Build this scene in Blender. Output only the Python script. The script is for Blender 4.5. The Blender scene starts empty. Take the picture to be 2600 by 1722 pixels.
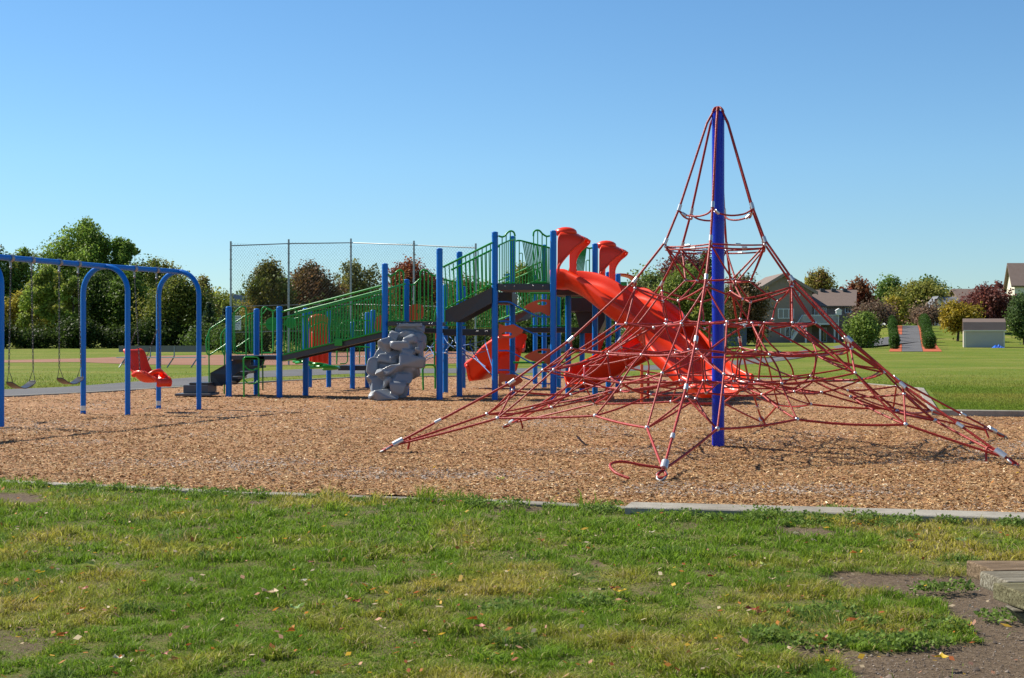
import bpy, bmesh, math, random
import numpy as np
from mathutils import Vector, Matrix, Quaternion
R = math.radians
F = 3650.0; HY = 861.0; CX = 1300.0; CH = 1.25      # focal length (photo px), horizon row, centre column, eye height
sc = bpy.context.scene
COL = sc.collection
rng = np.random.default_rng(7)
random.seed(5)

# ------------------------------------------------------------------ measuring helpers
def W(px, py, D): return Vector(((px-CX)*D/F, D, CH-(py-HY)*D/F))
def G(px, py):
    D = CH*F/(py-HY); return ((px-CX)*D/F, D)
def ss(a, b, t):
    t = np.clip((t-a)/(b-a), 0, 1); return t*t*(3-2*t)
def hgt(x, y):
    x = np.asarray(x, float); y = np.asarray(y, float)
    q = x/np.maximum(y, 1)
    h = .45*ss(90, 130, y)+.3*ss(130, 190, y)
    h = h+2.3*ss(125, 200, y)*ss(.225, .262, q)+2.0*ss(190, 330, y)
    return h
def GZ(px, D):                      # ground point under column px at distance D
    x = (px-CX)*D/F
    return Vector((x, D, float(hgt(x, D))))
def _hash(ix, iy, seed):
    h = (ix.astype(np.int64)*374761393+iy.astype(np.int64)*668265263+seed*974711) & 0xffffffff
    h = ((h ^ (h >> 13))*1274126177) & 0xffffffff
    return ((h ^ (h >> 16)) & 0xffff)/65535.0
def vn(x, y, s, seed=0):            # value noise 0..1
    x = np.asarray(x, float)/s+1000; y = np.asarray(y, float)/s+1000
    ix = np.floor(x); iy = np.floor(y); fx = x-ix; fy = y-iy
    fx = fx*fx*(3-2*fx); fy = fy*fy*(3-2*fy)
    a = _hash(ix, iy, seed); b = _hash(ix+1, iy, seed); c = _hash(ix, iy+1, seed); d = _hash(ix+1, iy+1, seed)
    return (a*(1-fx)+b*fx)*(1-fy)+(c*(1-fx)+d*fx)*fy
def fbm(x, y, s, seed=0, o=3):
    t = 0; w = 1; tot = 0
    for i in range(o):
        t = t+w*vn(x, y, s, seed+i*17); tot += w; w *= .5; s = s*.5
    return t/tot
def inpoly(x, y, P):
    r = np.zeros(x.shape, bool); n = len(P); j = n-1
    for i in range(n):
        xi, yi = P[i]; xj, yj = P[j]
        if yi != yj:
            c = ((yi > y) != (yj > y)) & (x < (xj-xi)*(y-yi)/(yj-yi)+xi)
            r ^= c
        j = i
    return r

# ------------------------------------------------------------------ materials
def newmat(name):
    m = bpy.data.materials.new(name); m.use_nodes = True
    nt = m.node_tree; b = nt.nodes['Principled BSDF']
    return m, nt, b
def N(nt, t, **kw):
    n = nt.nodes.new(t)
    for k, v in kw.items():
        if k in n.inputs.keys(): n.inputs[k].default_value = v
        else: setattr(n, k, v)
    return n
def plain(name, col, rough=.5, metal=0., var=.12, scale=6., bump=0., coat=0., spec=.5):
    m, nt, b = newmat(name)
    tc = N(nt, 'ShaderNodeTexCoord'); no = N(nt, 'ShaderNodeTexNoise'); no.inputs['Scale'].default_value = scale
    no.inputs['Detail'].default_value = 5
    nt.links.new(tc.outputs['Object'], no.inputs['Vector'])
    mx = N(nt, 'ShaderNodeMix', data_type='RGBA')
    mx.inputs[6].default_value = (*[c*(1-var) for c in col], 1); mx.inputs[7].default_value = (*[min(1, c*(1+var)) for c in col], 1)
    nt.links.new(no.outputs['Fac'], mx.inputs[0]); nt.links.new(mx.outputs[2], b.inputs['Base Color'])
    b.inputs['Roughness'].default_value = rough; b.inputs['Metallic'].default_value = metal
    b.inputs['Coat Weight'].default_value = coat; b.inputs['Specular IOR Level'].default_value = spec
    if bump:
        bp = N(nt, 'ShaderNodeBump'); bp.inputs['Strength'].default_value = bump; bp.inputs['Distance'].default_value = .01
        nt.links.new(no.outputs['Fac'], bp.inputs['Height']); nt.links.new(bp.outputs[0], b.inputs['Normal'])
    return m
def attrmat(name, rough=.7, trans=0., spec=.3, gain=1.):
    m, nt, b = newmat(name)
    a = N(nt, 'ShaderNodeAttribute'); a.attribute_name = 'col'
    nt.links.new(a.outputs['Color'], b.inputs['Base Color'])
    b.inputs['Roughness'].default_value = rough; b.inputs['Specular IOR Level'].default_value = spec
    if trans:
        tr = N(nt, 'ShaderNodeBsdfTranslucent'); ms = N(nt, 'ShaderNodeMixShader'); ms.inputs[0].default_value = trans
        nt.links.new(a.outputs['Color'], tr.inputs[0])
        out = nt.nodes['Material Output']
        nt.links.new(b.outputs[0], ms.inputs[1]); nt.links.new(tr.outputs[0], ms.inputs[2]); nt.links.new(ms.outputs[0], out.inputs[0])
    return m
def ramp(nt, stops):
    r = N(nt, 'ShaderNodeValToRGB'); e = r.color_ramp.elements
    while len(e) < len(stops): e.new(.5)
    for i, (p, c) in enumerate(stops): e[i].position = p; e[i].color = (*c, 1)
    return r
def groundmat(name, stops, scale, detail=8, bump=.3, bs=60, rough=.9, big=None, bigscale=.3, dist=.02):
    m, nt, b = newmat(name)
    tc = N(nt, 'ShaderNodeTexCoord'); no = N(nt, 'ShaderNodeTexNoise'); no.inputs['Scale'].default_value = scale; no.inputs['Detail'].default_value = detail
    no.inputs['Roughness'].default_value = .65
    nt.links.new(tc.outputs['Object'], no.inputs['Vector'])
    rp = ramp(nt, stops); nt.links.new(no.outputs['Fac'], rp.inputs[0]); src = rp.outputs[0]
    if big:
        n2 = N(nt, 'ShaderNodeTexNoise'); n2.inputs['Scale'].default_value = bigscale; n2.inputs['Detail'].default_value = 4
        nt.links.new(tc.outputs['Object'], n2.inputs['Vector'])
        r2 = ramp(nt, [(.38, (0, 0, 0)), (.62, (1, 1, 1))]); nt.links.new(n2.outputs['Fac'], r2.inputs[0])
        mx = N(nt, 'ShaderNodeMix', data_type='RGBA', blend_type='MULTIPLY'); mx.inputs[0].default_value = 1
        mc = N(nt, 'ShaderNodeMix', data_type='RGBA'); mc.inputs[6].default_value = (1, 1, 1, 1); mc.inputs[7].default_value = (*big, 1)
        nt.links.new(r2.outputs[0], mc.inputs[0]); nt.links.new(src, mx.inputs[6]); nt.links.new(mc.outputs[2], mx.inputs[7]); src = mx.outputs[2]
    nt.links.new(src, b.inputs['Base Color']); b.inputs['Roughness'].default_value = rough; b.inputs['Specular IOR Level'].default_value = .2
    n3 = N(nt, 'ShaderNodeTexNoise'); n3.inputs['Scale'].default_value = bs; n3.inputs['Detail'].default_value = 4
    nt.links.new(tc.outputs['Object'], n3.inputs['Vector'])
    bp = N(nt, 'ShaderNodeBump'); bp.inputs['Strength'].default_value = bump; bp.inputs['Distance'].default_value = dist
    nt.links.new(n3.outputs['Fac'], bp.inputs['Height']); nt.links.new(bp.outputs[0], b.inputs['Normal'])
    return m
def bandmat(name, c1, c2, scale, axis='Z', rough=.7, bump=.4):     # siding / shingles / wood grain
    m, nt, b = newmat(name)
    tc = N(nt, 'ShaderNodeTexCoord'); wv = N(nt, 'ShaderNodeTexWave', bands_direction=axis, wave_profile='SAW')
    wv.inputs['Scale'].default_value = scale; wv.inputs['Distortion'].default_value = .3
    no = N(nt, 'ShaderNodeTexNoise'); no.inputs['Scale'].default_value = 1.5; no.inputs['Detail'].default_value = 8
    nt.links.new(tc.outputs['Object'], wv.inputs[0]); nt.links.new(tc.outputs['Object'], no.inputs['Vector'])
    mx = N(nt, 'ShaderNodeMix', data_type='RGBA'); mx.inputs[6].default_value = (*c1, 1); mx.inputs[7].default_value = (*c2, 1)
    nt.links.new(no.outputs['Fac'], mx.inputs[0]); nt.links.new(mx.outputs[2], b.inputs['Base Color'])
    bp = N(nt, 'ShaderNodeBump'); bp.inputs['Strength'].default_value = bump; bp.inputs['Distance'].default_value = .02
    nt.links.new(wv.outputs['Fac'], bp.inputs['Height']); nt.links.new(bp.outputs[0], b.inputs['Normal'])
    b.inputs['Roughness'].default_value = rough
    return m
M = {}
M['blue'] = plain('blue_powder_coat', (.000, .150, .56), .3, var=.06, spec=.3)
M['mast'] = plain('deep_blue_paint', (.002, .020, .46), .25, var=.06, spec=.35)
M['green'] = plain('green_powder_coat', (.004, .30, .024), .28, var=.08, spec=.5)
M['red'] = plain('red_moulded_plastic', (.82, .040, .007), .33, var=.06, spec=.35)
M['orange'] = plain('orange_plastic', (.62, .075, .010), .4, var=.07)
M['char'] = plain('charcoal_coated_deck', (.035, .038, .045), .45, var=.15, bump=.1, scale=40)
M['step'] = plain('grey_coated_step', (.085, .09, .10), .5, var=.15)
M['grey'] = plain('grey_rotomoulded_plastic', (.23, .25, .275), .28, var=.05, scale=3)
M['rope'] = plain('red_rope', (.36, .018, .012), .5, var=.25, scale=60, bump=.5)
M['brope'] = plain('blue_rope', (.06, .18, .48), .6, var=.2, scale=60)
M['alu'] = plain('aluminium', (.60, .61, .62), .38, metal=.7, var=.06)
M['galv'] = plain('galvanised_steel', (.30, .32, .33), .45, metal=.6, var=.1)
M['wire'] = plain('galvanised_wire', (.05, .055, .05), .7, var=.1)
M['chain'] = plain('chain_steel', (.10, .10, .10), .45, metal=.6, var=.2)
M['benchmetal'] = plain('weathered_bench_metal', (.17, .16, .14), .55, var=.15)
M['rubber'] = plain('black_rubber', (.02, .021, .024), .3, var=.2, spec=.8)
M['kerb'] = groundmat('concrete', [(.3, (.27, .25, .21)), (.7, (.38, .355, .30))], 9, bump=.25, bs=70, big=(.78, .76, .74), bigscale=1.2)
M['asphalt'] = groundmat('asphalt', [(.3, (.105, .105, .108)), (.7, (.165, .163, .165))], 30, bump=.3, bs=90, big=(.85, .85, .86), bigscale=.4)
M['infield'] = groundmat('infield_clay', [(.3, (.25, .125, .080)), (.7, (.33, .170, .110))], 2, bump=.2, bs=40, big=(.86, .84, .8), bigscale=.12)
M['chipbase'] = groundmat('wood_chip_bed', [(.25, (.06, .03, .015)), (.42, (.26, .13, .06)), (.55, (.46, .26, .13)), (.75, (.70, .46, .26))], 34, detail=10, bump=.9, bs=45, big=(.80, .74, .70), bigscale=.7)
M['redmulch'] = groundmat('red_mulch', [(.3, (.34, .07, .03)), (.7, (.55, .15, .07))], 3, bump=.2)
M['leaf'] = attrmat('foliage', .55, .42, .2)
M['grass'] = attrmat('grass_blades', .6, .42, .15)
M['chip'] = attrmat('wood_chips', .8, 0, .25)
M['bark'] = groundmat('bark', [(.3, (.05, .038, .028)), (.7, (.11, .085, .065))], 5, bump=.8, bs=8)
M['white'] = plain('white_paint', (.75, .76, .76), .5, var=.05)
M['glass'] = plain('window_glass', (.05, .07, .09), .08, var=.1, spec=.9)
M['taupe'] = bandmat('taupe_siding', (.25, .19, .158), (.285, .22, .185), 4.)
M['roofbrown'] = bandmat('brown_shingles', (.16, .115, .090), (.21, .155, .125), 3.)
M['roofgrey'] = bandmat('grey_shingles', (.14, .15, .17), (.19, .20, .22), 3.)
M['cream'] = bandmat('cream_siding', (.70, .66, .52), (.78, .74, .60), 4.)
M['paleblue'] = bandmat('pale_siding', (.60, .63, .66), (.68, .70, .72), 4.)
M['shedwall'] = bandmat('shed_siding', (.46, .42, .34), (.52, .48, .39), 3., 'X')
M['tile'] = bandmat('tan_shingles', (.42, .22, .13), (.5, .27, .17), 3.)
M['tarp'] = plain('blue_tarp', (.02, .15, .65), .4, bump=.6, scale=3)

def woodmat(name, tint):
    m, nt, b = newmat(name); tc = N(nt, 'ShaderNodeTexCoord'); mp = N(nt, 'ShaderNodeMapping'); mp.inputs['Scale'].default_value = (1.2, 22, 22)
    no = N(nt, 'ShaderNodeTexNoise'); no.inputs['Scale'].default_value = 4.5; no.inputs['Detail'].default_value = 9; no.inputs['Roughness'].default_value = .75; no.inputs['Distortion'].default_value = .4
    nt.links.new(tc.outputs['Object'], mp.inputs[0]); nt.links.new(mp.outputs[0], no.inputs['Vector'])
    r = ramp(nt, [(p_, tuple(a*b2 for a, b2 in zip(c_, tint))) for p_, c_ in [(.36, (.040, .034, .025)), (.45, (.12, .105, .076)), (.53, (.20, .18, .14)), (.64, (.31, .29, .24))]]); nt.links.new(no.outputs['Fac'], r.inputs[0]); nt.links.new(r.outputs[0], b.inputs['Base Color'])
    bp = N(nt, 'ShaderNodeBump'); bp.inputs['Strength'].default_value = 1; bp.inputs['Distance'].default_value = .006; nt.links.new(no.outputs['Fac'], bp.inputs['Height']); nt.links.new(bp.outputs[0], b.inputs['Normal'])
    b.inputs['Roughness'].default_value = .9; b.inputs['Specular IOR Level'].default_value = .15; return m
M['wood'] = woodmat('weathered_timber', (1, 1, 1)); M['wood_brown'] = woodmat('brown_weathered_timber', (1.05, .82, .66)); M['wood_grey'] = woodmat('silvery_weathered_timber', (1.25, 1.25, 1.22)); M['wood_olive'] = woodmat('mossy_weathered_timber', (.85, .86, .62))

# ------------------------------------------------------------------ object helpers
def setp(o, label=None, cat=None, group=None, kind=None):
    if label: o['label'] = label
    if cat: o['category'] = cat
    if group: o['group'] = group
    if kind: o['kind'] = kind
    return o
def thing(name, loc, label, cat, group=None):
    o = bpy.data.objects.new(name, None); COL.objects.link(o); o.location = loc
    o.empty_display_size = .2
    return setp(o, label, cat, group)
def link(me, name, parent=None):
    o = bpy.data.objects.new(name, me); COL.objects.link(o)
    if parent is not None:
        o.parent = parent
        p = parent; off = Vector()
        while p is not None: off += p.location; p = p.parent
        o['_off'] = 1; del o['_off']
        me.transform(Matrix.Translation(-off))
    return o
class MB:
    def __init__(s): s.v = []; s.f = []; s.sm = []
    def add(s, vs, fs, smooth=False):
        n = len(s.v); s.v += [tuple(v) for v in vs]; s.f += [tuple(i+n for i in f) for f in fs]; s.sm += [smooth]*len(fs); return s
    def box(s, a, b, rot=0., c=None):
        (x0, y0, z0), (x1, y1, z1) = a, b
        vs = [Vector(p) for p in ((x0, y0, z0), (x1, y0, z0), (x1, y1, z0), (x0, y1, z0), (x0, y0, z1), (x1, y0, z1), (x1, y1, z1), (x0, y1, z1))]
        if rot:
            c = Vector(c or ((x0+x1)/2, (y0+y1)/2, 0)); q = Matrix.Rotation(rot, 3, 'Z'); vs = [q@(v-c)+c for v in vs]
        return s.add(vs, [(0, 3, 2, 1), (4, 5, 6, 7), (0, 1, 5, 4), (1, 2, 6, 5), (2, 3, 7, 6), (3, 0, 4, 7)])
    def tube(s, pts, r, n=8, closed=False, cap=True, r2=None):
        pts = [Vector(p) for p in pts]; m = len(pts)
        if m < 2: return s
        T = []
        for i in range(m):
            if closed: t = pts[(i+1) % m]-pts[i-1]
            else: t = pts[min(i+1, m-1)]-pts[max(i-1, 0)]
            T.append(t.normalized() if t.length > 1e-9 else Vector((0, 0, 1)))
        up = Vector((0, 0, 1)) if abs(T[0].z) < .9 else Vector((1, 0, 0))
        nrm = T[0].cross(up).normalized(); vs = []
        for i in range(m):
            nrm = (nrm-T[i]*nrm.dot(T[i]))
            nrm = nrm.normalized() if nrm.length > 1e-6 else T[i].orthogonal().normalized()
            bn = T[i].cross(nrm)
            rr = r if r2 is None else r+(r2-r)*i/(m-1)
            for k in range(n):
                a = 2*math.pi*k/n; vs.append(pts[i]+nrm*(math.cos(a)*rr)+bn*(math.sin(a)*rr))
        fs = []
        for i in range(m if closed else m-1):
            j = (i+1) % m
            for k in range(n):
                k2 = (k+1) % n; fs.append((i*n+k, i*n+k2, j*n+k2, j*n+k))
        s.add(vs, fs, n > 4)
        if cap and not closed:
            s.add(vs[:n], [tuple(range(n-1, -1, -1))]); s.add(vs[-n:], [tuple(range(n))])
        return s
    def prism(s, poly, ext):               # poly: 3D points (planar), ext: extrusion vector
        n = len(poly); e = Vector(ext); vs = [Vector(p) for p in poly]+[Vector(p)+e for p in poly]
        return s.add(vs, [tuple(range(n-1, -1, -1)), tuple(range(n, 2*n))]+[(i, (i+1) % n, n+(i+1) % n, n+i) for i in range(n)])
    def ball(s, c, r, sc3=(1, 1, 1), nu=10, nv=6):
        vs = []; fs = []
        for i in range(nv+1):
            th = math.pi*i/nv
            for k in range(nu):
                ph = 2*math.pi*k/nu
                vs.append((c[0]+r*sc3[0]*math.sin(th)*math.cos(ph), c[1]+r*sc3[1]*math.sin(th)*math.sin(ph), c[2]+r*sc3[2]*math.cos(th)))
        for i in range(nv):
            for k in range(nu):
                k2 = (k+1) % nu; fs.append((i*nu+k, (i+1)*nu+k, (i+1)*nu+k2, i*nu+k2))
        return s.add(vs, fs, True)
    def build(s, name, mat, parent=None, bevel=0., fix=False, weld=False):
        me = bpy.data.meshes.new(name); me.from_pydata(s.v, [], s.f)
        me.polygons.foreach_set('use_smooth', s.sm)
        if weld or fix or bevel:
            bm = bmesh.new(); bm.from_mesh(me)
            bmesh.ops.remove_doubles(bm, verts=bm.verts, dist=1e-5)
            bmesh.ops.recalc_face_normals(bm, faces=bm.faces)
            bm.to_mesh(me); bm.free()
        me.materials.append(mat if not isinstance(mat, str) else M[mat])
        o = link(me, name, parent)
        if bevel:
            md = o.modifiers.new('bevel', 'BEVEL'); md.width = bevel; md.segments = 2; md.limit_method = 'ANGLE'
        return o
def npmesh(name, V, faces, mat, col=None, smooth=False, parent=None):
    """faces: list of (n,k) index arrays"""
    me = bpy.data.meshes.new(name)
    V = np.asarray(V, np.float32); me.vertices.add(len(V)); me.vertices.foreach_set('co', V.ravel())
    li = np.concatenate([f.ravel() for f in faces]).astype(np.int32)
    tot = np.concatenate([np.full(len(f), f.shape[1]) for f in faces]).astype(np.int32)
    st = np.concatenate([[0], np.cumsum(tot)[:-1]]).astype(np.int32)
    me.loops.add(len(li)); me.loops.foreach_set('vertex_index', li)
    me.polygons.add(len(tot)); me.polygons.foreach_set('loop_start', st)
    try: me.polygons.foreach_set('loop_total', tot)
    except Exception: pass
    if smooth: me.polygons.foreach_set('use_smooth', np.ones(len(tot), bool))
    me.update(calc_edges=True)
    if col is not None:
        c = np.ones((len(V), 4), np.float32); c[:, :3] = col
        a = me.color_attributes.new('col', 'FLOAT_COLOR', 'POINT'); a.data.foreach_set('color', c.ravel())
    me.materials.append(mat)
    return link(me, name, parent)
def smooth_path(P, k=6):                    # Catmull-Rom
    P = [Vector(p) for p in P]; out = []
    for i in range(len(P)-1):
        p0 = P[max(i-1, 0)]; p1 = P[i]; p2 = P[i+1]; p3 = P[min(i+2, len(P)-1)]
        for j in range(k):
            t = j/k; out.append(.5*((2*p1)+(p2-p0)*t+(2*p0-5*p1+4*p2-p3)*t*t+(3*p1-p0-3*p2+p3)*t**3))
    out.append(P[-1]); return out
def round_path(P, r=.08, k=4):              # polyline with rounded corners
    P = [Vector(p) for p in P]; out = [P[0]]
    for i in range(1, len(P)-1):
        a = (P[i-1]-P[i]); b = (P[i+1]-P[i]); d = min(r, a.length*.48, b.length*.48)
        A = P[i]+a.normalized()*d; B = P[i]+b.normalized()*d
        for j in range(k+1):
            t = j/k; out.append(A*(1-t)**2+P[i]*2*t*(1-t)+B*t*t)
    out.append(P[-1]); return out

# ------------------------------------------------------------------ camera, light, sky
cam = bpy.data.cameras.new('camera'); camo = bpy.data.objects.new('camera', cam); COL.objects.link(camo)
camo.location = (0, 0, CH); camo.rotation_euler = (R(90), 0, 0)
cam.sensor_width = 36; cam.lens = F/2600*36; cam.clip_end = 3000; cam.clip_start = .05
sc.camera = camo
EL = R(43); hd = Vector((-.876, .482, 0)).normalized()
tosun = Vector((hd.x*math.cos(EL), hd.y*math.cos(EL), math.sin(EL)))
sl = bpy.data.lights.new('sun', 'SUN'); sl.energy = 5.0; sl.angle = R(.53); sl.color = (1, .93, .81)
so = bpy.data.objects.new('sun', sl); COL.objects.link(so); so.rotation_euler = tosun.to_track_quat('Z', 'Y').to_euler(); so.location = (-20, 20, 30)
wd = bpy.data.worlds.new('World'); sc.world = wd; wd.use_nodes = True
wn = wd.node_tree; bg = wn.nodes['Background']
sky = N(wn, 'ShaderNodeTexSky', sky_type='NISHITA'); sky.sun_disc = False; sky.sun_elevation = EL
sky.sun_rotation = math.atan2(hd.x, hd.y); sky.altitude = 300; sky.air_density = 1.0; sky.dust_density = .0; sky.ozone_density = 3.0
tcw = N(wn, 'ShaderNodeTexCoord'); sx = N(wn, 'ShaderNodeSeparateXYZ'); wn.links.new(tcw.outputs['Generated'], sx.inputs[0])
rw = ramp(wn, [(0., (.74, .92, 1.05)), (.05, (.77, .98, 1.13)), (.12, (.82, 1.08, 1.23)), (.24, (.76, 1.06, 1.24)), (.6, (.95, 1, 1.08))]); wn.links.new(sx.outputs['Z'], rw.inputs[0])
hs = N(wn, 'ShaderNodeMix', data_type='RGBA', blend_type='MULTIPLY'); hs.inputs[0].default_value = 1
wn.links.new(sky.outputs[0], hs.inputs[6]); wn.links.new(rw.outputs[0], hs.inputs[7]); wn.links.new(hs.outputs[2], bg.inputs[0]); bg.inputs[1].default_value = .071
sc.view_settings.view_transform = 'Standard'; sc.view_settings.look = 'None'; sc.view_settings.exposure = .6; sc.view_settings.gamma = 1
sc.cycles.max_bounces = 6; sc.cycles.transparent_max_bounces = 8

# ================================================================== GROUND
SOILP = [[(2077,1474),(2135,1450),(2250,1452),(2330,1460),(2450,1460),(2700,1465),(2700,1760),(2215,1735),(2149,1690),(2087,1664),(2040,1672),(1995,1660),(1990,1630),(2087,1634),(2177,1656),(2315,1656),(2320,1634),(2474,1624),(2440,1580),(2415,1557),(2388,1512),(2300,1498),(2146,1488)],
         [(1920,1342),(1990,1338),(2070,1342),(2100,1350),(2190,1342),(2200,1352),(2120,1360),(2040,1370),(1990,1358)],
         [(1235,1286),(1300,1284),(1400,1286),(1400,1303),(1310,1303),(1240,1297)],
         [(-40,1254),(30,1252),(110,1262),(95,1276),(40,1283),(-40,1270)],
         [(600,1272),(690,1269),(700,1279),(620,1282)],
         [(950,1288),(1015,1286),(1030,1293),(960,1296)],
         [(1420,1430),(1520,1424),(1530,1437),(1440,1440)]]
SOILG = [[G(*p) for p in P] for P in SOILP]
def soil_amount(x, y):
    jx = x+(fbm(x, y, .18, 5)-.5)*.20; jy = y+(fbm(x, y, .18, 9)-.5)*.26
    s = np.zeros(x.shape, bool)
    for q_, P in enumerate(SOILG):
        s |= inpoly(jx, jy, P)
        if q_ == 0: s |= inpoly(jx, jy+.13, P)
    thin = fbm(x*.8, y, .55, 33) > .70
    return s, thin
KF = [(G(*p)[0]*.96, G(*p)[1]*.96) for p in ((-900,1182),(-300,1200),(0,1212),(300,1226),(600,1240),(1000,1252),(1300,1264),(1600,1277),(2100,1290),(2600,1304),(3100,1317),(3600,1330))]
KB = [(-13.5, 29.6), G(0,1012), G(210,1002), G(490,985), G(650,974), G(900,961), G(1300,956), G(1700,960), G(2000,966), G(2150,974), G(2330,990), G(2366,1058)]
KR = [G(2366,1058), G(2600,1061), G(2900,1065), G(3300,1069)]
CHP = [tuple(p) for p in KF]+[tuple(p) for p in KR[::-1]]+[tuple(p) for p in KB[::-1]]
mast_xy = (2.32, 16.18)
def chip_z(x, y):
    z = .022+.05*(fbm(x, y, 1.1, 3)-.5)+.055*np.maximum(fbm(x, y, 3.5, 71)-.5, -.12)
    z = z+.022*(vn(x, y, .16, 501)-.5)+.025*np.exp(-(((x-mast_xy[0])/.55)**2+((y-mast_xy[1])/.5)**2))
    return np.maximum(z, .008)
def kfy(x):                                  # front kerb line y at x
    xs = [p[0] for p in KF]; ys = [p[1] for p in KF]
    return np.interp(x, xs, ys)
# --- lawn: one sheet to the horizon
ys = np.concatenate([[-40, -8], np.arange(2, 14.2, .045), np.geomspace(14.3, 900, 150)])
u = np.linspace(-1, 1, 231)
YY = np.repeat(ys[:, None], len(u), 1); XX = u[None, :]*(np.abs(YY)*.55+3.5)
soil, thin = soil_amount(XX, YY)
near = (YY < 14.2)
relief = np.where(near, (fbm(XX, YY, .5, 41)-.5)*.03, 0)*ss(14.2, 12, YY)
relief = np.where(inpoly(XX, YY, CHP), -.03, relief)
ZZ = hgt(XX, YY)+relief-.012*soil
V = np.stack([XX, YY, ZZ], -1).reshape(-1, 3)
nr, ncx = XX.shape
i = np.arange(nr-1)[:, None]*ncx+np.arange(ncx-1)[None, :]
Fq = np.stack([i, i+1, i+ncx+1, i+ncx], -1).reshape(-1, 4)
sa = np.where(near, np.clip(soil*1.+thin*.25+.52+1.3*(fbm(XX, YY, .11, 301)-.5), 0, 1), 0.)*1.
m, nt, b = newmat('lawn')
tc = N(nt, 'ShaderNodeTexCoord')
def lawn_noise(scale, detail, stretch=(1, 1, 1)):
    mp = N(nt, 'ShaderNodeMapping'); mp.inputs['Scale'].default_value = stretch
    no = N(nt, 'ShaderNodeTexNoise'); no.inputs['Scale'].default_value = scale; no.inputs['Detail'].default_value = detail; no.inputs['Roughness'].default_value = .7
    nt.links.new(tc.outputs['Object'], mp.inputs[0]); nt.links.new(mp.outputs[0], no.inputs['Vector']); return no
n1 = lawn_noise(.16, 9, (1, 1.3, 1)); r1 = ramp(nt, [(.34, (.095, .155, .014)), (.48, (.135, .175, .022)), (.60, (.185, .195, .040)), (.74, (.29, .24, .075))]); nt.links.new(n1.outputs['Fac'], r1.inputs[0])
n2 = lawn_noise(7, 8); r2 = ramp(nt, [(.28, (.42, .45, .40)), (.5, (1, 1, 1)), (.74, (1.6, 1.5, 1.4))]); nt.links.new(n2.outputs['Fac'], r2.inputs[0])
mx = N(nt, 'ShaderNodeMix', data_type='RGBA', blend_type='MULTIPLY'); mx.inputs[0].default_value = .8
nt.links.new(r1.outputs[0], mx.inputs[6]); nt.links.new(r2.outputs[0], mx.inputs[7])
n3 = lawn_noise(45, 8); r3 = ramp(nt, [(.3, (.075, .053, .034)), (.55, (.165, .122, .082)), (.8, (.28, .215, .15))]); nt.links.new(n3.outputs['Fac'], r3.inputs[0])
at = N(nt, 'ShaderNodeAttribute'); at.attribute_name = 'col'
mm = N(nt, 'ShaderNodeMix', data_type='RGBA'); nt.links.new(at.outputs['Fac'], mm.inputs[0]); nt.links.new(mx.outputs[2], mm.inputs[6]); nt.links.new(r3.outputs[0], mm.inputs[7])
nt.links.new(mm.outputs[2], b.inputs['Base Color']); b.inputs['Roughness'].default_value = .95; b.inputs['Specular IOR Level'].default_value = .1
bp = N(nt, 'ShaderNodeBump'); bp.inputs['Strength'].default_value = .7; bp.inputs['Distance'].default_value = .03; nt.links.new(n3.outputs['Fac'], bp.inputs['Height']); nt.links.new(bp.outputs[0], b.inputs['Normal'])
o = npmesh('lawn', V, [Fq], m, np.repeat(sa.reshape(-1, 1), 3, 1), True); setp(o, 'green lawn with dry patches and bare soil reaching the houses', kind='structure')

# --- wood chip bed
rows = np.concatenate([np.arange(9.4, 22.9, .09), np.arange(23.0, 48.6, .25)])
def xrange_at(D):
    xs = []
    n = len(CHP)
    for k in range(n):
        (x0, y0), (x1, y1) = CHP[k], CHP[(k+1) % n]
        if (y0 > D) != (y1 > D): xs.append(x0+(x1-x0)*(D-y0)/(y1-y0))
    return (min(xs), max(xs)) if len(xs) >= 2 else None
cols = 150; Vs = []; Fs = []; k = 0; prev = None
for D in rows:
    r_ = xrange_at(D)
    if r_ is None: continue
    xl, xr = max(r_[0], -.5*D-3), min(r_[1], .5*D+3)
    xs = np.linspace(xl, xr, cols); yv = np.full(cols, D)
    Vs.append(np.stack([xs, yv, chip_z(xs, yv)], -1))
    if prev is not None and not (prev < 22.95 and D > 22.95 and False):
        a = (k-1)*cols+np.arange(cols-1); Fs.append(np.stack([a, a+1, a+cols+1, a+cols], -1))
    prev = D; k += 1
o = npmesh('wood_chip_bed', np.concatenate(Vs), [np.concatenate(Fs)], M['chipbase'], None, True); setp(o, 'brown wood chip safety surface under the play equipment', kind='structure')
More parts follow.
